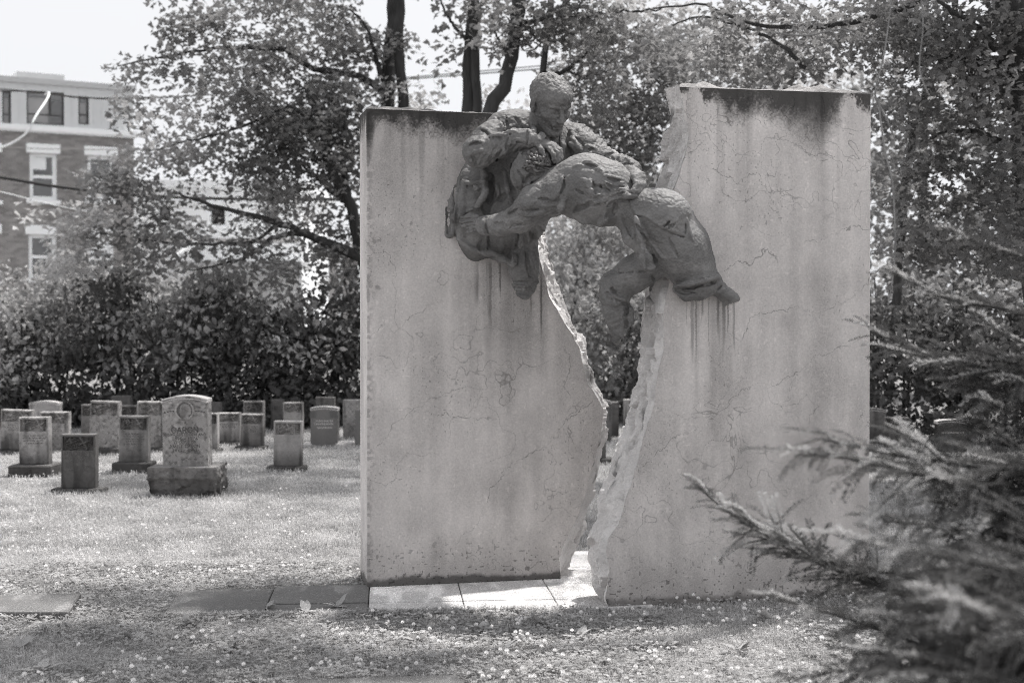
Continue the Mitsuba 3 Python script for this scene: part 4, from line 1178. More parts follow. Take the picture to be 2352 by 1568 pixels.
def gravestone(label, px, ptop, pbot, Y=None, base=None, style='relief', mat='grave_0', t=0.13, lean=0.0, tilt=0.0, seed=1, texts=(), worn=0, letter='letter_mid', yaw=0.0, base_mat='grave_base', base_t=None, group='worn cemetery gravestones'):
    key = thing('gravestone', label, 'gravestone', group)
    x0, x1 = px
    lean = lean or .012 * math.sin(seed * 2.7)
    if Y is None:
        Y = ground_at(0, base[2] if base else pbot)[1]
    A, B = at(x0, pbot, Y), at(x1, ptop, Y)
    w, zb, zt = B[0] - A[0], max(A[2], 0.0), B[2]
    xc = (A[0] + B[0]) / 2
    M = np.eye(4)
    M[:3, 3] = [xc, Y, 0]
    cy, sy = math.cos(yaw), math.sin(yaw)
    M[:3, :3] = np.array([[cy, -sy, 0], [sy, cy, 0], [0, 0, 1]])
    L = np.eye(4)
    L[:3, :3] = np.array([[math.cos(lean), 0, math.sin(lean)], [0, 1, 0], [-math.sin(lean), 0, math.cos(lean)]]) @ np.array([[1, 0, 0], [0, math.cos(tilt), -math.sin(tilt)], [0, math.sin(tilt), math.cos(tilt)]])
    zdie = zb if base else -0.08
    L0, L1 = np.eye(4), np.eye(4)
    L0[2, 3], L1[2, 3] = -zb, zb
    D = M @ L1 @ L @ L0

    def add(name, m, b, smooth=False, mat_=D, lab=None):
        m = m.copy()
        m.apply_transform(mat_)
        return part(key, name, m, b, smooth, lab)
    h = zt - zb
    if style in ('arch', 'cap'):
        s = np.linspace(-1, 1, 15)
        rise = h * (.055 if style == 'arch' else .045)
        out = [(-w / 2, zdie), (w / 2, zdie)] + [(q * w / 2, zt - rise * q * q) for q in s]
    else:
        out = [(-w / 2, zdie), (w / 2, zdie), (w / 2, zt), (-w / 2, zt)]
    die = prism(out, t, 0.007)
    if style == 'relief':
        px0, px1, pz1, pz0 = -w / 2 + .05 * w, w / 2 - .05 * w, zt - .045 * h, zt - .30 * h
        die = pocket(die, px0, px1, pz0, pz1, 0.036)
    add('die', die, mat)
    if style == 'relief':
        r = relief_mesh(px1 - px0, pz1 - pz0, seed)
        r.apply_translation([0, 0.0355, pz0])
        add('relief', r, mat, 30)
    if style in ('arch', 'cap'):                         # pale weathered coping
        s = np.linspace(-1, 1, 15)
        top = [(q * (w / 2 + .004), zt - rise * q * q + .004) for q in s]
        low = [(q * (w / 2 + .004), zt - rise * q * q - .028) for q in s]
        v, f = [], []
        for (a, b) in zip(top, low):
            v += [[b[0], -.004, b[1]], [a[0], .016, a[1]], [a[0], t + .004, a[1]], [b[0], t + .004, b[1]]]
        for i in range(14):
            o = 4 * i
            for q in range(4):
                q2 = (q + 1) % 4
                f += [[o + q, o + q2, o + 4 + q2], [o + q, o + 4 + q2, o + 4 + q]]
        e = 4 * 14
        f += [[0, 2, 1], [0, 3, 2], [e, e + 1, e + 2], [e, e + 2, e + 3]]
        cm = trimesh.Trimesh(np.array(v), np.array(f), process=False)
        cm.fix_normals()
        add('coping', cm, 'grave_capped')
    for (txt, zrel, hh, bold) in texts:
        tm = meshkit.text_mesh(txt, hh, 0.004, bold)
        ex = tm.bounds
        tm.apply_translation([-(ex[0][0] + ex[1][0]) / 2, 0, 0])
        q = np.eye(4)
        q[:3, :3] = np.array([[1, 0, 0], [0, 0, -1.0], [0, 1, 0]])
        q[:3, 3] = [0, 0.0025, zb + zrel * h]
        add('lettering', tm, letter, False, D @ q)
    if worn:
        rg = np.random.default_rng(seed + 77)
        bars = []
        for i in range(worn):
            z = zb + h * (.60 - .055 * i)
            x = -w * rg.uniform(.2, .38)
            end = -x + w * rg.uniform(-.05, .05)
            while x < end:
                d = rg.uniform(.008, .03)
                bars.append(box(x, x + d, -.0012, .003, z, z + .010 + .004 * rg.random()))
                x += d + rg.uniform(.006, .014)
        add('inscription', cat(bars), letter)
    if base:
        bx0, bx1, by = base
        a, b = at(bx0, pbot, Y), at(bx1, pbot, Y)
        bt = base_t or t + .10
        add('base', bevel_box(a[0] - xc, b[0] - xc, -(bt - t) / 2, t + (bt - t) / 2, -.06, zb, .012), base_mat, 20, M)
    GRAVES.append((xc, Y, w))
    return key, D, M, w, zb, zt


G = gravestone
G('dark stained gravestone on a thin base, nearest of the left group', (140, 218), 997, 1121, base=(119, 238, 1132), mat='grave_1', seed=1, t=.12,
  texts=[('PAQUET', .595, .046, True), ('WILLIAM PAQUET', .54, .021, False), ('1881 - 1953', .48, .019, False), ('ALICE BLOUIN', .375, .023, False), ('1889 - 1976', .315, .019, False)], letter='letter_dark')
G('pale gravestone with a carved top on a deep base, left of the dark stained stone', (44, 111), 958, 1066, base=(29, 126, 1092), mat='grave_0', seed=2, worn=4, base_t=.42, letter='letter_mid')
G('streaked gravestone on a dark block base, just left of the portrait stone', (272, 339), 955, 1061, base=(261, 349, 1085), mat='grave_2', seed=3, worn=5, base_t=.3)
k_, D_, M_, w_, zb_, zt_ = G('large arched gravestone carved with a head in profile, on a rough rock-faced block', (374, 477), 909, 1070, Y=12.95, style='arch', mat='grave_3', t=.20, seed=4,
  texts=[('CARON', .475, .052, True), ('MARGUERITE FERLAND', .43, .025, True), ('1891 - 1974', .37, .027, True), ('EPOUSE DE', .318, .027, True), ('EMILE CARON', .262, .029, True), ('1892 - 1951', .21, .027, True)], letter='letter_dark')
# portrait medallion of the large stone: ring, bust in profile, side bands
h_ = zt_ - zb_


def on_die(name, m, b, smooth=30, lab=None):
    m = m.copy()
    m.apply_transform(D_)
    part(k_, name, m, b, smooth, lab)


cz_, R_ = zb_ + .79 * h_, .080
th_ = np.linspace(0, 2 * math.pi, 49)
on_die('medallion_ring', tube(np.stack([R_ * np.cos(th_), 0 * th_ - .001, cz_ + R_ * np.sin(th_)], 1), .0095, 8), 'grave_4', True)
disc_ = trimesh.creation.cylinder(R_, .006, sections=48)
disc_.apply_transform(np.array([[1, 0, 0, 0], [0, 0, 1, -.001], [0, -1, 0, cz_], [0, 0, 0, 1.0]]))
on_die('medallion_field', disc_, 'grave_1', 20)
prof = Clay((-.08, -.05, cz_ - .09), (.08, .03, cz_ + .09), .0026)
q_ = lambda x, z, y=0.0: (x, y, cz_ + z)
fl_ = ((0, 1, 0), .38)
prof.ell(q_(.004, .026), (.044, .018, .040), None, .01)
prof.ell(q_(-.014, -.004), (.030, .016, .040), None, .012)
prof.cap(q_(-.030, .006), q_(-.044, -.010), .006, .007, .006, flat=fl_)
prof.cap(q_(-.034, -.024), q_(-.034, -.030), .006, .006, .004, flat=fl_)
prof.ell(q_(-.014, -.044), (.022, .014, .020), None, .012)
prof.chain([q_(.030, .034), q_(.044, .004), q_(.046, -.024), q_(.026, -.030)], [.018, .018, .014, .010], .008, flat=fl_)
prof.cap(q_(.006, -.026), q_(.012, -.066), .024, .028, .010, flat=fl_)
prof.cap(q_(-.024, .010, -.018), q_(-.014, .011, -.018), .005, k=.006, op='cut')
prof.cap(q_(-.040, -.019, -.014), q_(-.028, -.019, -.016), .003, k=.004, op='cut')
pm_ = prof.mesh()
pm_.vertices = np.array(pm_.vertices) * [1, 1.5, 1]
on_die('portrait', pm_, 'grave_4', True, 'shallow carved head in profile facing left')
for s_ in (-1, 1):
    for i_ in range(4):
        x_ = s_ * (.102 + .026 * i_)
        on_die('band', bevel_box(x_ - .010, x_ + .010, -.002, .003, cz_ - .004 - .012 * (i_ / 3) ** 2 - .006, cz_ - .004 - .012 * (i_ / 3) ** 2 + .006, .002), 'letter_dark', False)
    rg = np.random.default_rng(9 + s_)
    sp_ = []
    for i_ in range(26):
        c_ = np.array([s_ * rg.uniform(.085, .15), rg.choice([.028, -.038]) + rg.normal() * .010])
        sp_.append(tube(np.stack([c_[0] + .008 * np.cos(th_[:7] * 3), 0 * th_[:7] - .001, cz_ + c_[1] + .008 * np.sin(th_[:7] * 3)], 1), .0028, 5))
    on_die('scrollwork', cat(sp_), 'grave_3', True)
# rock-faced block under it
a_, b_ = at(347, 1066, 12.95), at(500, 1140, 12.88)
bx = trimesh.creation.box((b_[0] - a_[0], .52, zb_ + .05))
bx.apply_translation(((a_[0] + b_[0]) / 2 - M_[0, 3], .12, (zb_ - .05) / 2))
bx = bx.subdivide_to_size(.022)
bx.merge_vertices()
p_ = np.array(bx.vertices)
n_ = np.array(bx.vertex_normals)
c_ = np.array([bx.bounds.mean(0)])
side_ = np.clip((zb_ - p_[:, 2]) / .03, 0, 1)
ch_ = .45 * facets(p_, 60, 4, 6.0).clip(-.9, .9) + .2 * facets(p_, 500, 5, 14.0).clip(-.9, .9)
ex_ = np.array([[p[0] - c_[0][0], p[1] - c_[0][1], 0] for p in p_])
ex_ /= np.linalg.norm(ex_, axis=1, keepdims=True) + 1e-9
dirn = np.where(np.abs(n_[:, 1:2]) > np.abs(n_[:, 0:1]), np.array([[0, 1.0, 0]]) * np.sign(n_[:, 1:2]), np.array([[1.0, 0, 0]]) * np.sign(n_[:, 0:1]))
under_ = np.clip((.62 * zb_ - p_[:, 2]) / .02, 0, 1)
bx.vertices = p_ + dirn * ((.030 * ch_ + .03 * (meshkit.fbm(p_ * 26, 2, 8) - .5) - .022 * under_ * (p_[:, 1] < 0)) * side_)[:, None]
bx.apply_transform(M_)
part(k_, 'block', bx, 'rock_face', 25, 'rough rock-faced block')
G('pale streaked gravestone on a thin base, alone at the right of the lawn', (628, 692), 967, 1070, base=(613, 702, 1081), mat='grave_4', seed=5, worn=0, style='relief', t=.12)
G('tilted pale gravestone with a carved panel at the left edge of the picture', (-1, 69), 941, 1033, base=(-20, 62, 1042), mat='grave_0', seed=6, lean=.035, worn=3)
G('round-topped pale gravestone behind the left group', (67, 136), 921, 1012, Y=19.0, style='arch', mat='grave_4', seed=7)
G('broad carved gravestone half hidden behind the pale stepped stone', (92, 156), 946, 1033, base=(86, 162, 1038), mat='grave_6', seed=8, worn=3)
G('tall mottled gravestone leaning a little to the right, lichen over its face', (204, 270), 921, 1028, Y=16.9, base=(196, 280, 1040), mat='grave_3', seed=9, lean=.035)
G('narrow gravestone peeking out left behind the tall mottled stone', (186, 240), 929, 1015, Y=18.6, mat='grave_5', seed=10)
G('dim low gravestone between the mottled stone and the spotted stone', (268, 316), 931, 1010, Y=18.8, mat='grave_5', seed=11)
G('spotted gravestone with a carved top behind the portrait stone', (314, 378), 922, 1028, Y=17.2, base=(306, 386, 1036), mat='grave_6', seed=12)
G('dark gravestone in the hedge shade above the dim low stone', (256, 300), 909, 990, Y=20.2, style='plain', mat='grave_1', seed=13)
G('carved gravestone edge showing just right of the portrait stone', (460, 499), 949, 1030, base=(455, 506, 1038), mat='grave_4', seed=14)
G('dim gravestone in the shade behind the right shoulder of the portrait stone', (462, 506), 924, 1000, Y=19.8, style='plain', mat='grave_1', seed=15)
G('low wide carved gravestone with a dark soiled foot, second right of the portrait stone', (499, 550), 948, 1014, base=(494, 556, 1022), mat='grave_4', seed=16, worn=3)
G('grey streaked gravestone on a thin wide base, middle of the row', (553, 603), 951, 1024, base=(540, 612, 1033), mat='grave_2', seed=17, worn=4)
G('gravestone with a carved panel standing close behind the grey streaked stone', (560, 606), 921, 1005, Y=19.4, mat='grave_2', seed=18)
G('dark plain gravestone deep in the hedge shade, left of the pale square stone', (622, 651), 917, 990, Y=20.6, style='plain', mat='grave_1', seed=19)
G('pale square gravestone standing behind the lone streaked one', (651, 695), 924, 1000, Y=19.6, mat='grave_4', seed=20)
k2_, D2_, M2_, w2_, zb2_, zt2_ = G('smooth dark gravestone with a pale rounded top and white feet, right of the rows', (713, 775), 934, 1019, Y=17.9, style='cap', mat='polished_grey', t=.2, seed=21, worn=0, group='polished gravestones')
rg = np.random.default_rng(3)
b3_ = []
for i_, (z_, s_) in enumerate(((.60, .30), (.52, .36), (.42, .26))):
    x_ = -s_ * w2_
    while x_ < s_ * w2_:
        d_ = rg.uniform(.008, .022)
        b3_.append(box(x_, x_ + d_, -.0015, .003, zb2_ + z_ * (zt2_ - zb2_), zb2_ + z_ * (zt2_ - zb2_) + .018))
        x_ += d_ + .009
m_ = cat(b3_)
m_.apply_transform(D2_)
part(k2_, 'inscription', m_, 'letter_pale')
for s_ in (-1, 1):
    m_ = bevel_box(s_ * .36 * w2_ - .16 * w2_ * (1), s_ * .36 * w2_ + .16 * w2_, -.003, .004, zt2_ - .30 * (zt2_ - zb2_), zt2_ - .12 * (zt2_ - zb2_), .002)
    m_.apply_transform(D2_)
    part(k2_, 'corner_ornament', m_, 'paver_1')
for s_ in (-1, 1):
    m_ = bevel_box(s_ * .62 * w2_ - .06, s_ * .62 * w2_ + .06, -.02, .2, -.03, .05, .015)
    m_.apply_transform(M2_)
    part(k2_, 'foot', m_, 'grave_capped', 20)
G('dim gravestone in the hedge just behind the smooth dark one', (724, 768), 912, 990, Y=20.4, style='plain', mat='grave_1', seed=22)
G('light mottled gravestone in the shade beside the left slab', (788, 838), 918, 1005, Y=19.2, style='plain', mat='grave_6', seed=23)
G('dark smooth gravestone half hidden by the left slab', (815, 870), 940, 1021, Y=17.9, style='plain', mat='polished_grey', seed=24, group='polished gravestones')
kk = numbered('grave_kerb')
scene[kk] = mikit.ply(bevel_box(*sorted((at(774, 1010, 18.2)[0], at(816, 1010, 18.2)[0])), 17.9, 18.15, -.03, .06, .012), 'grave_capped', smooth=20)
labels[kk] = {'label': 'white stone kerb lying between the two smooth dark gravestones', 'category': 'kerb stone'}
G('light-topped gravestone in the gap between the slabs, farther one on the left', (1368, 1405), 919, 1004, Y=18.6, style='cap', mat='grave_5', seed=25)
G('dark gravestone seen through the gap, next to the light-topped one', (1386, 1421), 923, 1003, Y=19.2, style='plain', mat='grave_5', seed=26)
G('tall grey gravestone in the gap close against the right slab', (1433, 1490), 917, 1001, Y=19.0, style='plain', mat='grave_4', seed=27)
G('gravestone on a pale base seen low in the gap between the slabs', (1335, 1392), 978, 1052, base=(1325, 1410, 1066), mat='grave_2', seed=28)
G('round-topped dim gravestone close to the right edge of the right slab', (1970, 2036), 938, 1020, Y=18.2, style='arch', mat='grave_5', seed=29)
G('square dim gravestone with a light left side, right of the slab', (2036, 2090), 959, 1030, Y=17.6, mat='grave_1', seed=30, yaw=-.12, t=.2)
G('black polished gravestone with an arched top behind the conifer', (2152, 2222), 964, 1040, Y=17.0, style='arch', mat='polished_black', seed=31, worn=1, letter='letter_pale', group='polished gravestones')

# ------------------------------------------------------------------ buildings beyond the hedge
BP = np.array([-16.2, 45.0, 0.0])
BW, BN = np.array([W28[0], W28[1], 0]), np.array([-W28[1], W28[0], 0])      # along the front, into the building


def bxy(px, py, depth=0.0):
    p = on_plane(px, py, BP + BN * depth, BN) - BP
    return float(p @ BW), float(p[2])


BM = np.eye(4)
BM[:3, 0], BM[:3, 1], BM[:3, 3] = BW, BN, BP


def bpart(parent, name, m, b, smooth=False, label=None, M=BM):
    m = m.copy()
    m.apply_transform(M)
    return part(parent, name, m, b, smooth, label)


def holed(outer, holes, d0, d1):
    poly = sg.box(*outer)
    for h in holes:
        poly = poly.difference(sg.box(*h))
    m = trimesh.creation.extrude_polygon(poly, d1 - d0, engine='earcut')
    v = np.array(m.vertices)
    m.vertices = np.stack([v[:, 0], d0 + (d1 - d0) - v[:, 2], v[:, 1]], 1)
    m.fix_normals()
    return m


BK = thing('brick_building', 'brick apartment building with white windows and a pale metal-clad top floor', 'building')


def rect(x0, y0, x1, y1):
    a, b = bxy(x0, y1), bxy(x1, y0)
    return (a[0], a[1], b[0], b[1])


s_end = bxy(308, 500)[0]
z_cor0, z_cor1 = bxy(0, 300)[1], bxy(0, 284)[1]
z_top = bxy(0, 176)[1]
wins = [rect(68, 354, 131, 458), rect(201, 360, 263, 458), rect(66, 540, 130, 640), rect(200, 546, 262, 640), rect(-66, 350, -3, 458), rect(-68, 536, -4, 640),
        rect(66, 720, 130, 800), rect(200, 724, 262, 800)]
wall_w = [(a - .0, b, c, d) for a, b, c, d in wins]
bpart(BK, 'wall', holed((-7.0, -.3, s_end, z_cor0), wall_w, 0, .35), 'brick')
bpart(BK, 'end_wall', box(s_end - .35, s_end, .352, 10, -.3, z_cor0), 'brick')
bpart(BK, 'room', box(-6.9, s_end - .36, 1.6, 1.7, 0, z_top), 'room_dark')
bpart(BK, 'cornice', cat([box(-7.0, s_end + .12, -.16, .3, z_cor0 + .05, z_cor1), box(-7.0, s_end + .06, -.06, .3, z_cor0 + .002, z_cor0 + .048)]), 'white_paint')
for i, (a, b, c, d) in enumerate(wins):
    w = bpart(BK, 'window', cat([box(a, a + .12, .08, .22, b, d), box(c - .12, c, .08, .22, b, d), box(a + .12, c - .12, .08, .22, d - .10, d), box(a + .12, c - .12, .08, .22, b, b + .12),
                                 box(a + .12, c - .12, .10, .20, (b + d) / 2 - .05, (b + d) / 2 + .05)]), 'white_paint')
    bpart(w, 'pane', box(a + .12, c - .12, .145, .15, b + .12, d - .10), 'pane')
    bpart(w, 'lintel', bevel_box(a - .10, c + .10, -.05, .2, d + .002, d + .30, .01), 'white_paint')
    bpart(w, 'sill', bevel_box(a - .10, c + .10, -.10, .2, b - .13, b - .002, .01), 'white_paint')
    if i in (0, 3, 5):
        bpart(w, 'blind', box(a + .13, c - .3 + .1 * i, .25, .27, d - .5, d - .1), 'white_paint')
# clad top floor
tw = [rect(6, 208, 46 - 20, 284), rect(62, 213, 148, 283), rect(181, 222, 205, 285), rect(-70, 206, -40, 284)]
a0 = z_cor1 + .002
bpart(BK, 'cladding', holed((-7.0, a0, s_end, z_top), tw, 0.05, .25), 'white_siding')
bt = []
for s in np.arange(-6.9, s_end, .235):
    segs = [(a0, z_top - .15)]
    for a, b, c, d in tw:
        if a - .03 < s < c + .03:
            segs = [(a0, b), (d, z_top - .15)]
    bt += [box(s - .018, s + .018, .022, .052, z0, z1) for z0, z1 in segs if z1 - z0 > .05]
k_ = bpart(BK, 'batten', cat(bt), 'white_siding')
labels[k_] = {'label': 'upright seams of the metal cladding', 'kind': 'stuff'}
bpart(BK, 'parapet', box(-7.0, s_end + .08, -.04, .4, z_top - .14, z_top + .03), 'roof_grey')
bpart(BK, 'roof', box(-7.0, s_end, .41, 10, z_top - .4, z_top - .1), 'roof_grey')
bpart(BK, 'top_end_wall', box(s_end - .2, s_end, .26, 10, a0, z_top - .402), 'white_siding')
p0, p1 = bxy(38, 170, 2.5), bxy(148, 170, 2.5)
bpart(BK, 'stair_house', box(p0[0], p1[0], 2.5, 6.5, z_top - .09, bxy(38, 164, 2.5)[1]), 'roof_grey')
for i, (a, b, c, d) in enumerate(tw):
    w = bpart(BK, 'window', cat([box(a, a + .05, .10, .2, b, d), box(c - .05, c, .10, .2, b, d), box(a + .05, c - .05, .10, .2, d - .06, d), box(a + .05, c - .05, .10, .2, b, b + .05), box(a + .05, c - .05, .11, .19, b + .3, b + .34)] +
                              ([box(a + .7, a + .76, .11, .19, b + .35, d - .06)] if i == 1 else [])), 'dark_frame')
    bpart(w, 'pane', box(a + .05, c - .05, .145, .15, b + .05, d - .06), 'pane')
    bpart(w, 'blind', box(a + .06, c - .06 - (.4 if i == 1 else 0), .3, .32, b + .05, d - .2), 'blind')
# next building: pale, behind the maple
B2 = thing('pale_building', 'bright white rendered house with trim bands glimpsed through the maple leaves', 'building')
Y2 = 56.0


def xz(px, py, Y):
    p = at(px, py, Y)
    return float(p[0]), float(p[2])


def rect2(x0, y0, x1, y1, Y=Y2):
    a, b = xz(x0, y1, Y), xz(x1, y0, Y)
    return (a[0], a[1], b[0], b[1])


M2 = np.eye(4)
M2[1, 3] = Y2
o = rect2(302, 433, 692, 800)
w2 = [rect2(414, 604, 430, 632), rect2(448, 604, 470, 640), rect2(538, 600, 552, 640), rect2(600, 470, 640, 520), rect2(360, 470, 395, 520), rect2(480, 470, 520, 520)]
bpart(B2, 'wall', holed(o, w2, 0, .3), 'pale_wall', M=M2)
bpart(B2, 'side_wall', box(o[0], o[0] + .3, .302, 8, o[1], o[3]), 'pale_wall', M=M2)
bpart(B2, 'side_wall', box(o[2] - .3, o[2], .302, 8, o[1], o[3]), 'pale_wall', M=M2)
bpart(B2, 'roof', box(o[0] - .3, o[2] + .3, -.4, 8.3, o[3] + .01, o[3] + .3), 'white_paint', M=M2)
for y in (462, 548, 560):
    q = rect2(302, y, 692, y + 7)
    bpart(B2, 'trim_band', box(q[0], q[2], -.12, -.002, q[1], q[3]), 'grey_paint' if y == 548 else 'white_paint', M=M2)
bpart(B2, 'room', box(o[0] + .4, o[2] - .4, 1.5, 1.6, 0, o[3] - .1), 'room_dark', M=M2)
for a, b, c, d in w2:
    w = bpart(B2, 'window', cat([box(a, a + .07, .05, .2, b, d), box(c - .07, c, .05, .2, b, d), box(a + .07, c - .07, .05, .2, d - .07, d), box(a + .07, c - .07, .05, .2, b, b + .07)]), 'white_paint', M=M2)
    bpart(w, 'pane', box(a + .07, c - .07, .12, .125, b + .07, d - .07), 'pane', M=M2)
q0, q1, q2 = xz(398, 598, 53.5), xz(452, 556, 53.5), xz(470, 566, 53.5)
pr = tube([np.array([q0[0], 53.5, q0[1]]), np.array([q1[0], 53.5, q1[1]])], .14, 4)
part(B2, 'porch_gable', pr, 'white_paint')
for px, y0, y1 in ((404, 600, 720), (690, 570, 760), (545, 600, 720)):
    a, b = at(px - 4, y1, 53.2), at(px + 4, y0, 53.2)
    part(B2, 'porch_post', box(a[0], b[0], 53.1, 53.3, -.2, b[2]), 'white_paint')
a, b = at(396, 612, 53.0), at(694, 600, 53.0)
part(B2, 'porch_roof', box(a[0], b[0], 52.8, 55.8, a[2], b[2]), 'roof_grey')
B3 = thing('grey_shed', 'grey boarded outbuilding with white corner post beside the left slab', 'shed')
a, b = at(755, 760, 48), at(1000, 588, 48)
part(B3, 'wall', box(a[0], b[0], 48, 48.3, -.2, b[2]), 'grey_paint')
part(B3, 'end_wall', box(a[0], a[0] + .3, 48.302, 54, -.2, b[2]), 'grey_paint')
part(B3, 'roof', box(a[0] - .3, b[0] + .3, 47.6, 54.3, b[2] + .01, b[2] + .3), 'roof_grey')
for px in (781, 828):
    q = at(px, 700, 47.9)
    part(B3, 'corner_post', box(q[0] - .08, q[0] + .08, 47.8, 47.98, -.2, b[2]), 'white_paint')
a, b = at(795, 640, 47.95), at(824, 610, 47.95)
part(B3, 'window', box(a[0], b[0], 47.9, 47.99, a[2], b[2]), 'dark_frame')

# ------------------------------------------------------------------ overhead cables


def cable(label, pts, r, mat):
    k = numbered('overhead_cable')
    scene[k] = mikit.ply(tube(curve([at(*p) for p in pts], 60), r, 6), mat, smooth=True)
    labels[k] = {'label': label, 'category': 'overhead cable'}


cable('thick black cable sagging across the brick building and the maple', [(-700, 330, 34), (0, 407, 30), (140, 430, 30), (300, 447, 30.5), (450, 455, 31), (840, 457, 32), (1300, 430, 33), (2700, 300, 34)], .035, 'cable_black')
cable('thin wire across the clad top floor', [(-700, 190, 36), (0, 209, 36), (62, 210, 36), (200, 226, 36), (360, 224, 36), (700, 200, 36), (1900, 100, 36), (2700, 0, 36)], .016, 'cable_black')
cable('second thin wire a little under the first on the clad floor', [(-700, 170, 37), (0, 204, 37), (100, 214, 37), (250, 228, 37), (420, 222, 37), (800, 190, 37), (2700, 20, 37)], .014, 'cable_black')
cable('pale bandaged cable drooping from the top floor to the left', [(-700, 330, 33), (-100, 360, 33), (0, 340, 33), (40, 322, 33), (72, 290, 33), (92, 252, 33.4), (103, 218, 36)], .026, 'cable_white')
cable('thin grey wire along the brick under the cornice', [(-700, 320, 38), (0, 338, 38), (150, 343, 38), (320, 344, 38), (900, 330, 38), (2700, 240, 38)], .014, 'cable_grey')
cable('fine pale wires slanting over the lower brick', [(-700, 300, 32), (0, 440, 32), (120, 470, 32), (240, 492, 32), (700, 540, 33), (1000, 560, 34), (2700, 560, 36)], .012, 'cable_white')

# ------------------------------------------------------------------ leaves, sprays, trees
def leaf_maple(r):
    ang = np.radians([-90, -62, -38, -20, 8, 28, 52, 68, 90, 112, 128, 152, 172, 200, 218, 242])
    rad = np.array([.10, .42, .30, .62, .80, .42, .58, .70, 1.0, .70, .58, .42, .80, .62, .30, .42])
    p = np.stack([np.cos(ang) * rad * .62, np.sin(ang) * rad * .62 + .25, np.zeros(16)], 1)
    p[:, 2] = -.18 * np.abs(p[:, 0]) - .12 * np.maximum(0, p[:, 1] - .3) ** 2
    v = np.vstack([p, [[0, .2, .02]]]) * r
    i = np.arange(16)
    return v, np.stack([i, (i + 1) % 16, 0 * i + 16], 1)


def leaf_oval(r, slim=.30):
    p = np.array([[0, 0, 0], [slim * .8, .28, -.04], [slim, .55, -.06], [slim * .5, .85, -.09], [0, 1.05, -.16], [-slim * .5, .85, -.09], [-slim, .55, -.06], [-slim * .8, .28, -.04], [0, .5, .03]]) * r
    i = np.arange(8)
    return p, np.stack([i, (i + 1) % 8, 0 * i + 8], 1)


def rot_z(a):
    c, s = np.cos(a), np.sin(a)
    return np.array([[c, -s, 0], [s, c, 0], [0, 0, 1]])


def rand_tilt(rg, sd):
    a, b = rg.normal() * sd, rg.normal() * sd
    ca, sa, cb, sb = math.cos(a), math.sin(a), math.cos(b), math.sin(b)
    return np.array([[1, 0, 0], [0, ca, -sa], [0, sa, ca]]) @ np.array([[cb, 0, sb], [0, 1, 0], [-sb, 0, cb]])


def spray(kind, n, size, seed, radius=.30, flat=.35, tilt=.5):
    rg = np.random.default_rng(seed)
    vs, fs, o = [], [], 0
    for i in range(n):
        s = size * rg.uniform(.65, 1.2)
        v, f = leaf_maple(s) if kind == 'maple' else leaf_oval(s, rg.uniform(.24, .36))
        a = rg.uniform(0, 6.283)
        r = radius * math.sqrt(rg.random())
        c = np.array([r * math.cos(a), r * math.sin(a), rg.normal() * radius * flat - .25 * r * r / radius])
        R = rot_z(a - 1.57 + rg.normal() * .7) @ rand_tilt(rg, tilt) @ np.array([[1, 0, 0], [0, math.cos(-.35), -math.sin(-.35)], [0, math.sin(-.35), math.cos(-.35)]])
        vs.append(v @ R.T + c)
        fs.append(f + o)
        o += len(v)
    return trimesh.Trimesh(np.vstack(vs), np.vstack(fs), process=False)


SPRAYS = {}
for nm, kind, mat, n, size, rad, fl, tl in (('maple', 'maple', 'maple_leaf', 36, .108, .30, .30, .45), ('maple_pale', 'maple', 'maple_leaf_pale', 36, .108, .30, .30, .45),
                                            ('maple_dark', 'maple', 'maple_leaf_dark', 36, .110, .30, .30, .45),
                                            ('shrub', 'oval', 'shrub_leaf', 34, .100, .26, .5, .7), ('shrub_pale', 'oval', 'shrub_leaf_pale', 34, .095, .26, .5, .7), ('shrub_dark', 'oval', 'shrub_leaf_dark', 34, .105, .26, .5, .7),
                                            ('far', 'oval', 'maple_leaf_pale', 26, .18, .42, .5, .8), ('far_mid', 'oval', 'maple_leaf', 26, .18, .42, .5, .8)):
    SPRAYS[nm] = []
    for j in range(3):
        m = spray(kind, n, size, 100 + j, rad, fl, tl)
        key = f'spray_{nm}_{j}'
        scene[key] = {'type': 'shapegroup', 'leaves': mikit.ply(m, mat)}
        SPRAYS[nm].append((key, float(m.area)))
NSPRAY = [0]
# openings in the canopy through which the sun falls
CANOPY_GAPS = [((0.35, 8.1, 2.4), .95), ((1.05, 6.75, 0), .62), ((0.1, 7.95, 0), .55), ((1.9, 8.2, 2.9), .5), ((1.6, 6.6, 0), .65), ((.25, 6.4, 0), .35)]


def crown(tree, clumps, rg, name='crown', sc=(.8, 1.25), more=1.0):
    """clumps: (survey px, py, Y, rx px, ry px, depth radius m, leaf area per picture area, spray kind)"""
    k = numbered(f'{tree}__{name}')
    i = 0
    for c in clumps:
        px, py, Y, rx, ry, rd, lai, kind = c
        a, b = rx * Y / FPX, ry * Y / FPX
        c0 = at(px, py, Y)
        i = fill(k, c0, (a, rd, b), lai * more * (1.7 if kind.startswith('maple') else 1.0), kind, rg, sc, i)
    return k


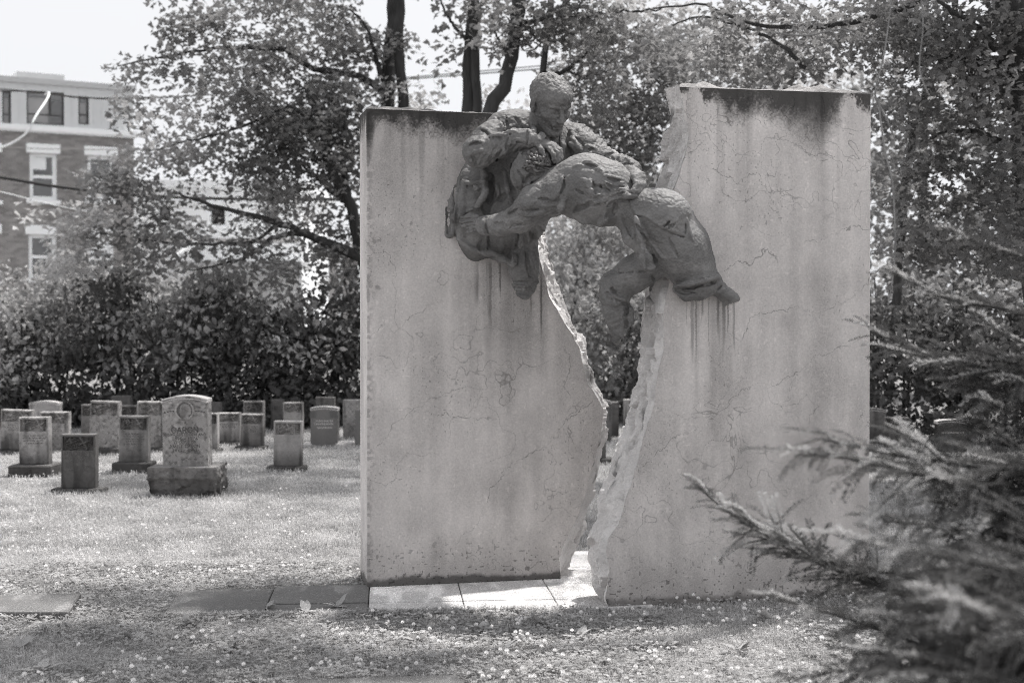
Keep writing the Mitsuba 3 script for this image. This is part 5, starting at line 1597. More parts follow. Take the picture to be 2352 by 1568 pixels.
def fill(k, c0, r, lai, kind, rg, sc=(.8, 1.25), i=0, tiltsd=.28):
    area = SPRAYS[kind][0][1]
    n = max(1, int(round(lai * math.pi * r[0] * r[2] / area)))
    for _ in range(n):
        while True:
            q = rg.uniform(-1, 1, 3)
            if 0.05 < q @ q < 1:
                break
        p = np.asarray(c0) + q * r
        if any(np.hypot(p[0] - a[0] - .289 * (p[2] - a[2]), p[1] - a[1] - .283 * (p[2] - a[2])) < rr and p[2] > 3.3 for a, rr in CANOPY_GAPS):
            continue
        if p[2] < .15:
            p[2] = .15 + .3 * rg.random()
        M = np.eye(4)
        M[:3, :3] = rot_z(rg.uniform(0, 6.283)) @ rand_tilt(rg, tiltsd) * rg.uniform(*sc)
        M[:3, 3] = p
        scene[f'{k}__{i:04d}'] = {'type': 'instance', 'to_world': T(M.tolist()), 'group': {'type': 'ref', 'id': SPRAYS[kind][rg.integers(3)][0]}}
        i += 1
        NSPRAY[0] += 1
    return i


def limb(tree, name, pts, r0, r1, n=26, mat='bark', sides=9, label=None):
    """pts: (px, py, Y) or world points"""
    p = np.array([at(*q) for q in pts])
    c = curve(p, n)
    c += .012 * rgT.normal(size=c.shape) * (1 if r0 > .03 else .5)
    return part(tree, name, tube(c, np.linspace(r0, r1, n), sides, .16, 3), mat, True, label)


rgT = np.random.default_rng(21)
GND = lambda px, Y: (px, float(CY + FPX * (math.tan(math.atan2(1.6 + .15, Y) - PITCH))), Y)

# the maple left of the monument
t = thing('maple_tree', 'large maple with low spreading limbs behind the left slab, leaves over the brick building', 'tree')
limb(t, 'trunk', [GND(905, 22.5), (900, 800, 22.5), (893, 500, 22.5), (890, 235, 22.5), (898, 100, 22.6), (905, 0, 22.7), (915, -260, 23)], .17, .075, 40)
limb(t, 'limb', [(905, 640, 22.5), (925, 420, 22.3), (925, 235, 22.3), (915, 100, 22.2), (921, 0, 22.2), (940, -220, 22)], .11, .06)
limb(t, 'limb', [(893, 690, 22.4), (838, 600, 22.1), (808, 480, 21.8), (760, 385, 21.6), (735, 290, 21.4), (700, 200, 21.3)], .13, .03)
limb(t, 'limb', [(880, 640, 22.4), (832, 592, 21.9), (760, 562, 21.6), (700, 537, 21.4), (640, 512, 21.2), (560, 492, 21.1), (480, 470, 21.0), (400, 440, 21)], .10, .012)
limb(t, 'limb', [(700, 537, 21.4), (630, 545, 21.2), (590, 575, 21.1), (540, 600, 21), (440, 618, 20.9)], .045, .008)
limb(t, 'limb', [(808, 480, 21.8), (790, 400, 21.9), (785, 330, 22), (800, 250, 22)], .06, .02)
limb(t, 'limb', [(800, 470, 21.8), (760, 440, 21.6), (720, 400, 21.5), (690, 380, 21.4)], .05, .015)
limb(t, 'limb', [(835, 560, 22), (860, 480, 22.2), (850, 400, 22.4)], .07, .03)
limb(t, 'limb', [(893, 232, 22.5), (860, 195, 22.2), (800, 170, 22), (720, 160, 21.8), (640, 110, 21.6), (520, 110, 21.5), (380, 130, 21.4), (270, 150, 21.3)], .06, .008)
limb(t, 'limb', [(893, 225, 22.5), (868, 150, 22.2), (840, 60, 22), (800, 20, 22)], .05, .015)
limb(t, 'limb', [(735, 290, 21.4), (660, 250, 21.2), (560, 290, 21), (450, 320, 20.9), (330, 350, 20.8)], .035, .006)
limb(t, 'limb', [(640, 512, 21.2), (560, 560, 21), (420, 560, 20.8), (300, 545, 20.7), (180, 530, 20.6)], .03, .005)
crown(t, [(660, 55, 22, 190, 85, 1.6, 2.2, 'maple'), (500, 140, 21.6, 130, 45, 1.0, 1.7, 'maple'), (335, 150, 21.4, 80, 22, .6, 1.5, 'maple'), (272, 152, 21.3, 34, 12, .4, 1.2, 'maple'), (385, 70, 21.5, 45, 40, .6, 1.2, 'maple'), (210, 395, 20.8, 60, 30, .6, 1.1, 'maple_pale'), (110, 480, 20.6, 40, 24, .5, .9, 'maple_pale'), (320, 215, 21.1, 60, 26, .6, 1.0, 'maple_pale'), (455, 60, 21.6, 70, 45, .8, 1.2, 'maple'), (410, 15, 21.6, 45, 25, .6, 1.2, 'maple'),
          (640, 220, 21.6, 170, 80, 1.5, 2.6, 'maple'), (455, 245, 21.2, 90, 45, 1.0, 1.3, 'maple_pale'), (355, 310, 20.9, 80, 50, .9, 1.4, 'maple_pale'), (290, 370, 20.9, 50, 50, .7, 1.4, 'maple_pale'), (300, 270, 21, 45, 25, .5, .9, 'maple'), (480, 340, 21, 140, 55, 1.2, 1.5, 'maple'),
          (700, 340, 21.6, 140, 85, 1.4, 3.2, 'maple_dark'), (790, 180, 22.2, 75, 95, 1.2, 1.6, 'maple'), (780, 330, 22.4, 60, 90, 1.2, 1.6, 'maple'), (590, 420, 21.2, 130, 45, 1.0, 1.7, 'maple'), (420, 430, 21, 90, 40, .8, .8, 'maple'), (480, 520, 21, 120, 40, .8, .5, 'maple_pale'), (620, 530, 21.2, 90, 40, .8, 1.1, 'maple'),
          (290, 440, 20.8, 80, 45, .9, 1.5, 'maple'), (230, 500, 20.7, 95, 45, .9, 1.9, 'maple_pale'), (140, 515, 20.6, 55, 30, .6, 1.3, 'maple_pale'), (150, 590, 20.7, 90, 35, .7, 1.3, 'maple_pale'), (340, 540, 20.8, 110, 50, 1.0, 1.6, 'maple'),
          (500, 575, 21, 120, 35, .9, 1.2, 'maple'), (660, 590, 21.3, 110, 45, 1.0, 1.3, 'maple'), (770, 520, 22, 65, 100, 1.2, 1.6, 'maple'), (690, 450, 22.5, 100, 50, 1.0, 1.2, 'maple_pale'),
          (190, 420, 20.8, 50, 35, .6, 1.0, 'maple'), (880, 100, 22.2, 55, 60, .8, 1.2, 'maple'), (905, 200, 21.9, 32, 34, .5, 1.3, 'maple_pale'), (960, 250, 22.6, 60, 30, .8, 1.2, 'maple_pale'), (660, -140, 22.5, 300, 120, 2.6, 1.2, 'maple'), (930, -150, 23, 160, 120, 2.2, 1.0, 'maple')], rgT)

# trees behind the monument's middle
t = thing('maple_tree', 'slim twin-stemmed tree rising behind the top of the left slab', 'tree')
limb(t, 'trunk', [GND(1076, 20), (1078, 600, 20), (1076, 250, 20), (1080, 120, 20), (1086, 0, 20), (1092, -250, 20)], .135, .07, 36, 'bark')
limb(t, 'limb', [(1082, 640, 20), (1094, 400, 20), (1096, 250, 19.9), (1090, 160, 19.9), (1092, 60, 19.9), (1100, -200, 19.9)], .085, .05, 30)
limb(t, 'limb', [(1083, 100, 20), (1060, 80, 19.9), (1030, 40, 19.9), (1000, -20, 19.8)], .03, .01)
crown(t, [(1090, 25, 20, 85, 38, .9, 1.6, 'maple'), (1030, 0, 19.8, 60, 30, .8, 1.4, 'maple'), (1020, 110, 19.9, 36, 40, .5, 1.1, 'maple'), (1060, 220, 20.5, 90, 30, .8, .8, 'maple_pale'), (1090, -160, 20, 200, 110, 2.2, 1.2, 'maple')], rgT)
t = thing('maple_tree', 'leaning dark trunk close left of the statue head, leaves spreading above it', 'tree')
limb(t, 'trunk', [GND(1096, 17.5), (1108, 500, 17.5), (1125, 258, 17.5), (1158, 190, 17.6), (1178, 110, 17.7), (1188, 30, 17.8), (1200, -220, 18)], .115, .075, 36)
limb(t, 'limb', [(1183, 80, 17.7), (1220, 50, 17.5), (1300, 40, 17.3), (1400, 30, 17.2), (1520, 20, 17)], .035, .01)
limb(t, 'limb', [(1175, 130, 17.7), (1150, 100, 17.5), (1130, 40, 17.4)], .025, .008)
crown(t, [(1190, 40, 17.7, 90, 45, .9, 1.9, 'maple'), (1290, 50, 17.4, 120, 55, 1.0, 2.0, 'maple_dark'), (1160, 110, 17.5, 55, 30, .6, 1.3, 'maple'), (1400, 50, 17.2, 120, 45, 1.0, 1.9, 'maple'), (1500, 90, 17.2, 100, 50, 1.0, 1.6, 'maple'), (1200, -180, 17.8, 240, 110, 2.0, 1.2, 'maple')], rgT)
t = thing('maple_tree', 'forked thin tree just right of the statue head in the gap', 'tree')
limb(t, 'trunk', [GND(1215, 19), (1215, 600, 19), (1222, 300, 19), (1240, 200, 19), (1255, 130, 19), (1262, 60, 19), (1270, -120, 19)], .09, .035, 30)
limb(t, 'limb', [(1228, 240, 19), (1262, 185, 18.9), (1300, 160, 18.8), (1340, 130, 18.7), (1380, 80, 18.6)], .045, .012)
limb(t, 'limb', [(1300, 160, 18.8), (1350, 175, 18.7), (1400, 160, 18.6)], .02, .006)
crown(t, [(1345, 160, 18.8, 80, 60, .9, 1.7, 'maple'), (1400, 230, 18.8, 90, 70, 1.0, 2.2, 'maple'), (1470, 300, 19, 75, 80, 1.0, 2.4, 'maple_dark'), (1360, 300, 19.2, 70, 50, .9, 1.9, 'maple'), (1500, 200, 19, 80, 60, .9, 1.8, 'maple'), (1430, 420, 19.4, 90, 60, 1.0, 2.2, 'maple_dark'), (1420, 120, 18.8, 90, 60, .8, 1.6, 'maple'), (1560, 130, 19, 90, 70, .9, 1.5, 'maple'), (1480, 60, 19, 130, 70, .9, 1.2, 'maple_pale'), (1620, 90, 19.4, 120, 80, .9, 1.4, 'maple_pale'), (1340, 90, 19, 90, 60, .8, 1.1, 'maple_pale')], rgT, sc=(.6, 1.0), more=1.5)
# far pale trees that close the view
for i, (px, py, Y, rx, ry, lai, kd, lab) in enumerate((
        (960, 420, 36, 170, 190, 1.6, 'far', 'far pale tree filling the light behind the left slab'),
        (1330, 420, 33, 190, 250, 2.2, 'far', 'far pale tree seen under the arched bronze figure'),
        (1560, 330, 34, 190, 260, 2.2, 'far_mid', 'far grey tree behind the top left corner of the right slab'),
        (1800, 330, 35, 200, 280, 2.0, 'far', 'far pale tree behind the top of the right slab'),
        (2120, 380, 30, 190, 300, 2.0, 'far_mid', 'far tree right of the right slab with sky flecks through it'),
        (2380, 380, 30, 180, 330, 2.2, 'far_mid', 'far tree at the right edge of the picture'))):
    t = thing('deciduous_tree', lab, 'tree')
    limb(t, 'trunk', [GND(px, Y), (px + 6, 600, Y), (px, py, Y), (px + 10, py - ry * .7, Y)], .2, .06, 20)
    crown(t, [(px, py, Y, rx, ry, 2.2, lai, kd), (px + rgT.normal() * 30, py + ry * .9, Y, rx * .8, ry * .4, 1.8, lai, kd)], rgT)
# the big maple on the right, its boughs over the monument
t = thing('maple_tree', 'big dark maple at the upper right corner whose boughs hang over the right slab', 'tree')
limb(t, 'trunk', [GND(2420, 13), (2400, 700, 13), (2370, 300, 13), (2345, 80, 13), (2325, 0, 13), (2290, -300, 13), (2240, -700, 12.6)], .22, .14, 40)
limb(t, 'limb', [(2340, 60, 13), (2290, 110, 12.8), (2240, 60, 12.7), (2150, 0, 12.6)], .05, .015)
limb(t, 'limb', [(2350, 120, 13), (2280, 150, 13.1), (2180, 130, 13.2), (2100, 150, 13.3), (2060, 170, 13.4)], .045, .01)
limb(t, 'limb', [(2380, 400, 13), (2300, 330, 13.2), (2230, 300, 13.4), (2130, 320, 13.5)], .05, .01)
limb(t, 'limb', [(2060, 700, 15), (2075, 450, 14.8), (2110, 260, 14.5), (2170, 120, 14.2), (2200, -60, 14)], .05, .03)
limb(t, 'limb', [(1545, 60, 14.6), (1600, 40, 14.5), (1700, 60, 14.3), (1800, 110, 14), (1850, 160, 13.9)], .008, .022)
limb(t, 'limb', [(1500, 20, 14.6), (1600, 10, 14.5), (1680, 40, 14.3), (1760, 60, 14.1), (1900, 60, 13.8), (2100, 10, 13.4), (2290, -100, 13)], .008, .04)
crown(t, [(1680, 70, 14.4, 130, 50, .9, 1.2, 'maple'), (1600, 165, 14.6, 110, 35, .8, 1.0, 'maple'), (1830, 120, 14, 130, 45, .9, 1.8, 'maple'), (1960, 60, 13.7, 120, 55, .9, 2.0, 'maple'),
          (1760, 20, 14.2, 130, 30, .8, 1.4, 'maple'), (2100, 130, 13.5, 130, 75, .9, 2.0, 'maple'), (2240, 90, 13, 110, 80, .9, 1.9, 'maple_dark'), (2070, 270, 13.8, 75, 60, .8, 1.6, 'maple'), (2200, 260, 13.5, 120, 70, .9, 2.0, 'maple'),
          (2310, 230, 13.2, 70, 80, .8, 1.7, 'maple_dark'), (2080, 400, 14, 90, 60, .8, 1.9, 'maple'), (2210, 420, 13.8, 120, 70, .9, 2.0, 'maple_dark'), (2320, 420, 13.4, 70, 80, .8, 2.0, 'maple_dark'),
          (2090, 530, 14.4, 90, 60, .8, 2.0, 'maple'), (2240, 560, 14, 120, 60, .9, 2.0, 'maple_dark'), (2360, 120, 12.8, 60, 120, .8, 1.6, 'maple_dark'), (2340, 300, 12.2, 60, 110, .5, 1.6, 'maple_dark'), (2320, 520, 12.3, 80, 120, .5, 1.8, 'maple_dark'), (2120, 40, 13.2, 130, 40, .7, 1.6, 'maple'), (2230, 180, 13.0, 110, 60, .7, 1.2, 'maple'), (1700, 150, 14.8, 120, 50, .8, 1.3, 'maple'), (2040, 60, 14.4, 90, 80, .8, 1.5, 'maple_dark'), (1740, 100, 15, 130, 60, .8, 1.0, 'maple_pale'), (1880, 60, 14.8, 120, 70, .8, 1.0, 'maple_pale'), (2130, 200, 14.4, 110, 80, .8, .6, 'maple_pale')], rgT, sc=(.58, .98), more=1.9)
k = t + '__crown'
n_ = 5000  # unseen boughs above the view, added to shade the lawn and left pavers
for c0, r, lai in (((-0.1, 7.9, 4.35), (1.8, .75, .25), 2.6), ((-1.8, 7.9, 4.6), (.9, .8, .3), 2.6), ((-0.35, 9.4, 4.7), (.75, .45, .25), 3.0), ((3.2, 10.0, 6.2), (1.6, 1.2, .6), 1.8), ((4.4, 10.2, 6.4), (1.6, 1.6, .8), 2.0), ((3.6, 12.6, 7.6), (2.4, 1.6, .9), 1.8),
                   ((-0.5, 16.4, 8.0), (2.0, 1.4, .6), 1.4)):
    n_ = fill(k, c0, r, lai * r[1] / r[2], 'maple', rgT, i=n_)
part(t, 'limb', tube(curve([at(2240, -700, 12.6), np.array([3.4, 10.0, 6.0]), np.array([1.9, 8.2, 4.5]), np.array([-1.7, 7.7, 4.5])], 30), np.linspace(.12, .02, 30), 8, .15, 5), 'bark', True)
part(t, 'limb', tube(curve([np.array([3.4, 11.2, 6.5]), np.array([1.2, 13.6, 7.6]), np.array([-.6, 16.2, 8.0])], 24), np.linspace(.08, .02, 24), 8, .15, 5), 'bark', True)

# hanging vines
for lab, pts in (('pale bare vine looping down past the right slab\'s top corner', [(2050, -30, 12.4), (2040, 60, 12.4), (2025, 150, 12.3), (2010, 215, 12.3), (2035, 270, 12.3), (2058, 325, 12.3)]),
                 ('thin bare vine hanging beside the right slab\'s edge', [(2018, 230, 12.2), (2030, 330, 12.2), (2052, 440, 12.2), (2056, 560, 12.2), (2040, 700, 12.3)]),
                 ('bare vine arching over the right slab between two boughs', [(1780, 75, 12.9), (1850, 82, 12.8), (1930, 68, 12.8), (1990, 92, 12.7), (2050, 98, 12.6)]),
                 ('long pale vine dropping from the upper right bough', [(2110, -40, 12.6), (2120, 60, 12.6), (2112, 150, 12.6), (2135, 220, 12.6)])):
    k = numbered('hanging_vine')
    scene[k] = mikit.ply(tube(curve([at(*p) for p in pts], 40), .0075, 6, .2, 2), 'vine_stem', smooth=True)
    labels[k] = {'label': lab, 'category': 'vine'}

# ------------------------------------------------------------------ shrubs of the hedge
SH = [(10, 800, 21.6, 95, 150, 'shrub', 'dark leafy shrub at the left edge behind the tilted gravestone'), (120, 760, 22.2, 95, 150, 'shrub', 'leafy shrub behind the round-topped gravestone'),
      (230, 800, 21.6, 90, 150, 'shrub_dark', 'dark shrub behind the tall mottled gravestone'), (330, 790, 21.8, 90, 140, 'shrub', 'large-leaved shrub left of the portrait stone'),
      (430, 800, 21.8, 85, 140, 'shrub', 'shrub with pale leaf tips directly above the portrait stone'), (530, 790, 22, 85, 140, 'shrub_dark', 'dark shrub behind the middle gravestones'),
      (620, 800, 21.6, 80, 140, 'shrub_dark', 'dark shrub behind the pale square gravestone'), (710, 790, 21.8, 85, 145, 'shrub_dark', 'dark shrub behind the smooth rounded gravestone'), (810, 780, 22, 85, 150, 'shrub_dark', 'dark shrub touching the left slab\'s edge')]
for i, (px, py, Y, rx, ry, kd, lab) in enumerate(SH):
    py += rgT.normal() * 22
    ry *= rgT.uniform(.85, 1.15)
    s = thing('shrub', lab, 'shrub', None)
    for j in range(4):
        x = px + rgT.normal() * 30
        limb(s, 'stem', [GND(x, Y), (x + rgT.normal() * 8, 900, Y), (x + rgT.normal() * 25, 780, Y), (x + rgT.normal() * 40, 690, Y)], .025, .008, 12, 'twig', 6)
    ext = [(910, 840, 22, 110, 160, .7, 1.6, 'shrub'), (1060, 860, 22.2, 110, 150, .7, 1.6, 'shrub')] if px == 810 else []
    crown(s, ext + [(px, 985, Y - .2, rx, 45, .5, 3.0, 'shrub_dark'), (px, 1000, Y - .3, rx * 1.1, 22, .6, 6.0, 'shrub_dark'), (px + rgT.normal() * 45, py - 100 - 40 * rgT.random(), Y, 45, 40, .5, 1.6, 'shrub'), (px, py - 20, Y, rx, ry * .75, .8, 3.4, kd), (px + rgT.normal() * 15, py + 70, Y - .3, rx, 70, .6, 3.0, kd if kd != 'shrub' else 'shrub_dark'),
              (px + rgT.normal() * 25, py - 95, Y + .1, rx * .8, 50, .6, 1.8, 'shrub'), (px + rgT.normal() * 20, py - 30, Y - .8, rx * .7, 70, .25, .5, 'shrub')], rgT, 'foliage')
for px, py, Y, rx, ry, lab in ((50, 655, 25, 90, 55, 'sunlit pale shrub below the lower left window of the brick building'), (190, 640, 25.4, 100, 60, 'sunlit pale shrub under the maple\'s left branches'),
                               (330, 655, 25.2, 90, 45, 'light shrub top in front of the white house porch'), (480, 680, 25, 100, 40, 'light shrub in front of the white house steps')):
    s = thing('shrub', lab, 'shrub')
    limb(s, 'stem', [GND(px, Y), (px, 800, Y), (px + 8, 660, Y)], .03, .01, 12, 'twig', 6)
    crown(s, [(px, py, Y, rx, ry, .9, .9 if px < 250 else .3, 'shrub_pale'), (px, py + 12, Y, rx, ry, .9, 2.0, 'shrub'), (px, py + 110, Y, rx, 90, .8, 1.6, 'shrub')], rgT, 'foliage')
for px, py, Y, rx, ry, kd, lab in ((1330, 780, 23, 90, 150, 'shrub', 'shrub seen low in the gap behind the left slab\'s curve'), (1450, 760, 22.6, 90, 160, 'shrub', 'shrub behind the gravestones in the gap'), (1400, 600, 25, 120, 110, 'shrub_pale', 'pale sunlit shrub in the gap under the hanging leg'),
                                   (1300, 620, 25, 90, 110, 'shrub_pale', 'pale leaves in the gap just right of the left slab\'s edge'),
                                   (1560, 800, 22, 100, 160, 'shrub_dark', 'dark shrub behind the lower left of the right slab'), (1760, 800, 21, 130, 170, 'shrub_dark', 'dark shrub behind the middle of the right slab'), (1920, 800, 20, 110, 170, 'shrub_dark', 'dark shrub behind the right slab\'s right side'),
                                   (2060, 760, 18.8, 85, 170, 'shrub_dark', 'dark shrub right of the right slab'), (2190, 780, 18.6, 95, 170, 'shrub_dark', 'dark shrub behind the black gravestone'), (2320, 760, 18.4, 95, 190, 'shrub_dark', 'dark shrub at the right edge behind the conifer')):
    s = thing('shrub', lab, 'shrub')
    for j in range(3):
        x = px + rgT.normal() * 25
        limb(s, 'stem', [GND(x, Y), (x, 900, Y), (x + rgT.normal() * 25, 760, Y), (x + rgT.normal() * 40, 640, Y)], .025, .008, 12, 'twig', 6)
    ext = [(1190, 850, 23, 100, 160, .7, 1.6, 'shrub')] if px == 1330 else [(2450, 780, 18.2, 110, 200, .8, 1.8, kd), (2620, 800, 18, 110, 200, .8, 1.8, kd), (2800, 780, 18, 120, 220, .8, 1.8, kd)] if px == 2320 else []
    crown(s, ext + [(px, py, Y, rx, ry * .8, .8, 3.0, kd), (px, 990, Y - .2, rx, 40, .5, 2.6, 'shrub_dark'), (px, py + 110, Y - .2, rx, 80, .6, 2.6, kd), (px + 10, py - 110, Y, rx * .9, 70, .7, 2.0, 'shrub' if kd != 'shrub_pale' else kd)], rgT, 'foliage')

# ------------------------------------------------------------------ the conifer in the foreground
def needle_twig(n, length, nl, seed, pale):
    """a twig along +x with needles in two loose ranks, tip at +x"""
    rg = np.random.default_rng(seed)
    vs, fs, o = [], [], 0
    for i in range(n):
        t = (i + rg.random()) / n
        x = t * length
        a = rg.choice([0.0, math.pi]) + rg.normal() * .5
        d = np.array([.30 + .35 * t, math.cos(a), abs(math.sin(a)) * .75 + .12])
        d /= np.linalg.norm(d)
        L = nl * rg.uniform(.75, 1.15) * (1 - .35 * max(0, t - .8) / .2)
        s = np.cross(d, [0.2, 0.3, 1])
        s *= .0022 * (1 + .3 * rg.random()) / np.linalg.norm(s)
        p = np.array([x, 0, 0.012 * math.sin(3 * t)])
        m = p + d * L * .5
        e = p + d * L + np.array([0, 0, -.12 * L])
        vs.append(np.array([p, m + s, e, m - s]))
        fs.append(np.array([[0, 1, 2], [0, 2, 3]]) + o)
        o += 4
    return trimesh.Trimesh(np.vstack(vs), np.vstack(fs), process=False)


for j in range(3):
    scene[f'needles_old_{j}'] = {'type': 'shapegroup', 'needles': mikit.ply(needle_twig(80, .24, .026, 200 + j, False), 'needle')}
    scene[f'needles_pale_{j}'] = {'type': 'shapegroup', 'needles': mikit.ply(needle_twig(80, .24, .025, 400 + j, True), 'needle_tip')}
    scene[f'needles_new_{j}'] = {'type': 'shapegroup', 'needles': mikit.ply(needle_twig(44, .10, .023, 300 + j, True), 'needle_tip')}
CON = thing('conifer', 'foreground conifer reaching in from the right with soft pale-tipped needle branches', 'tree')
rgC = np.random.default_rng(77)
TX, TY = 1.95, 3.75
part(CON, 'trunk', tube(curve([np.array([TX, TY, -.05]), np.array([TX + .02, TY, 1.2]), np.array([TX, TY + .03, 3.2]), np.array([TX, TY, 4.6])], 30), np.linspace(.085, .02, 30), 9, .15, 4), 'twig', True)
NC = [0]


def frame_from(x, up):
    x = x / np.linalg.norm(x)
    z = up - x * (up @ x)
    z /= np.linalg.norm(z)
    return np.stack([x, np.cross(z, x), z], 1)


def bough(pts, spread=1.0, dens=1.0, pale=.5, r0=.013, start=.12):
    spread *= 1.2
    pale *= .7
    """pts run from the tip inwards (px, py, Y); the bough joins the trunk"""
    P_ = [at(*p) for p in pts]
    last = P_[-1]
    P_.append(last * .45 + np.array([TX, TY, last[2] - .10]) * .55)
    P_.append(np.array([TX, TY, last[2] - .18]))
    c = curve(P_[::-1], 60)
    L = np.r_[0, np.cumsum(np.linalg.norm(np.diff(c, axis=0), axis=1))]
    stem = part(CON, 'branch', tube(c, np.linspace(r0, .0025, 60), 6), 'twig', True)
    tw = []
    k = f'{stem}__needles'
    USED.add(k)
    n = int(L[-1] * 74 * dens)
    i = 0

    def put(p, M3, grp):
        nonlocal i
        M = np.eye(4)
        M[:3, :3], M[:3, 3] = M3, p
        scene[f'{k}__{i:04d}'] = {'type': 'instance', 'to_world': T(M.tolist()), 'group': {'type': 'ref', 'id': f'needles_{grp}_{rgC.integers(3)}'}}
        i += 1
        NC[0] += 1
    for j in range(n):
        s = L[-1] * (start + (1 - start) * (j + rgC.random() * .6) / n)
        p = np.array([np.interp(s, L, c[:, q]) for q in range(3)])
        q = np.array([np.interp(min(L[-1], s + .03), L, c[:, q]) for q in range(3)]) - np.array([np.interp(max(0, s - .03), L, c[:, q]) for q in range(3)])
        q /= np.linalg.norm(q) + 1e-9
        left = L[-1] - s
        up = np.array([0, 0, 1.0]) + .25 * rgC.normal(size=3)
        F3 = frame_from(q, up)
        side = 1 if j % 2 else -1
        a = side * rgC.uniform(.75, 1.25)
        d = F3[:, 0] * math.cos(a) + F3[:, 1] * math.sin(a) + np.array([0, 0, -.14 + .22 * rgC.normal()])
        ln = min(.30, .07 + .42 * left) * spread * rgC.uniform(.6, 1.15)
        R = frame_from(d, up)
        if ln > .16:
            tip = p + d / np.linalg.norm(d) * ln
            mid = (p + tip) / 2 + np.array([0, 0, .012])
            tw.append(tube(curve([p, mid, tip], 7), np.linspace(.0035, .0012, 7), 4))
            m_ = max(1, int(round(ln / .17)))
            for u in range(m_):
                put(p + (tip - p) * (u / m_), R * rgC.uniform(.85, 1.1), 'pale' if left < .5 and rgC.random() < pale * .8 else 'old')
                if rgC.random() < .7:
                    b = rgC.choice([-1, 1]) * rgC.uniform(.5, .9)
                    d2 = R[:, 0] * math.cos(b) + R[:, 1] * math.sin(b)
                    put(p + (tip - p) * ((u + .4) / m_), frame_from(d2, up) * rgC.uniform(.5, .8), 'old')
            if rgC.random() < pale * .5:
                put(tip - d / np.linalg.norm(d) * .04, R * rgC.uniform(.7, 1.1), 'new')
        else:
            put(p, R * rgC.uniform(.45, .8), 'new' if rgC.random() < pale * (.9 if left < .12 else .25) else 'old')
    d = c[-1] - c[-5]
    put(c[-1] - d / np.linalg.norm(d) * .05, frame_from(d, np.array([0, 0, 1.0])) * 1.1, 'new')
    for s in np.arange(L[-1] * start, L[-1] - .05, .13):
        p = np.array([np.interp(s, L, c[:, q]) for q in range(3)])
        q = np.array([np.interp(s + .05, L, c[:, q]) for q in range(3)]) - p
        put(p, frame_from(q, np.array([0, 0, 1.0])) * rgC.uniform(.7, .95), 'pale' if L[-1] - s < .35 and rgC.random() < pale else 'old')
    if tw:
        part(stem, 'twig', cat(tw), 'twig', True)
        labels[f'{stem}__twig'] = {'label': 'fine side twigs of the branch', 'kind': 'stuff'}


bough([(1998, 760, 4.9), (2060, 785, 4.85), (2150, 818, 4.75), (2260, 826, 4.6), (2400, 845, 4.45)], .55, 1.0, .7)
bough([(2030, 802, 4.8), (2090, 812, 4.75), (2180, 832, 4.65), (2320, 850, 4.5)], .5, .8, .5)
bough([(2262, 738, 4.5), (2310, 770, 4.45), (2380, 800, 4.4)], .5, 1, .5)
bough([(2052, 628, 4.3), (2120, 662, 4.3), (2190, 690, 4.25), (2280, 705, 4.2), (2400, 730, 4.15)], .42, .8, .6)
bough([(2190, 538, 4.5), (2260, 562, 4.45), (2350, 590, 4.4)], .35, .8, .4)
bough([(1832, 1044, 3.7), (1900, 1048, 3.7), (1990, 1062, 3.7), (2110, 1090, 3.7), (2260, 1120, 3.7)], .75, 1.0, .8)
bough([(1890, 1008, 3.9), (1950, 1022, 3.9), (2030, 1040, 3.9), (2150, 1060, 3.85), (2320, 1080, 3.8)], .7, 1.0, .7)
bough([(2090, 1030, 4.2), (2150, 1040, 4.2), (2250, 1062, 4.1), (2350, 1090, 4.0)], .8, 1.0, .4)
bough([(1604, 1118, 4.7), (1640, 1150, 4.7), (1690, 1188, 4.68), (1760, 1230, 4.65), (1850, 1280, 4.6), (1960, 1325, 4.55), (2090, 1372, 4.45), (2250, 1420, 4.3)], .62, 1.1, .75, .014, .2)
bough([(1700, 1180, 4.55), (1740, 1210, 4.55), (1800, 1240, 4.5), (1900, 1290, 4.5)], .5, .6, .8, .007, .5)
bough([(1790, 1378, 3.9), (1860, 1395, 3.9), (1930, 1415, 3.9), (2030, 1450, 3.9), (2150, 1490, 3.85), (2300, 1530, 3.8)], .7, 1.1, .8)
bough([(1950, 1238, 3.1), (2010, 1252, 3.1), (2090, 1265, 3.1), (2200, 1285, 3.1), (2330, 1310, 3.2)], .5, 1.0, .7)
bough([(2030, 1196, 3.9), (2110, 1205, 3.9), (2220, 1225, 3.85), (2350, 1240, 3.8)], .7, 1.0, .4)
bough([(2130, 1150, 4.1), (2200, 1160, 4.1), (2300, 1180, 4.0)], .7, 1.0, .3)
bough([(2150, 1372, 2.5), (2210, 1390, 2.5), (2290, 1415, 2.55), (2400, 1440, 2.6)], .36, 1.0, .6)
bough([(2050, 1425, 3.1), (2130, 1440, 3.1), (2240, 1465, 3.1), (2350, 1480, 3.2)], .6, 1.0, .5)
bough([(1960, 1500, 3.6), (2050, 1505, 3.6), (2170, 1520, 3.6), (2320, 1545, 3.6)], .7, 1.1, .4)
bough([(1820, 1560, 4.1), (1900, 1545, 4.1), (2000, 1535, 4.05), (2130, 1540, 4.0), (2300, 1560, 3.95)], .7, 1.1, .5)
bough([(2080, 1570, 2.9), (2160, 1560, 2.9), (2260, 1565, 2.9), (2380, 1580, 3.0)], .5, 1.0, .5)
bough([(2200, 1330, 3.5), (2270, 1345, 3.5), (2380, 1370, 3.5)], .7, 1.2, .3)
bough([(2180, 1270, 4.2), (2260, 1290, 4.15), (2370, 1310, 4.1)], .7, 1.2, .2)
bough([(2220, 980, 4.5), (2290, 1000, 4.4), (2380, 1030, 4.3)], .7, 1.0, .3)
bough([(2170, 880, 4.6), (2240, 890, 4.55), (2340, 905, 4.5)], .6, 1.0, .3)
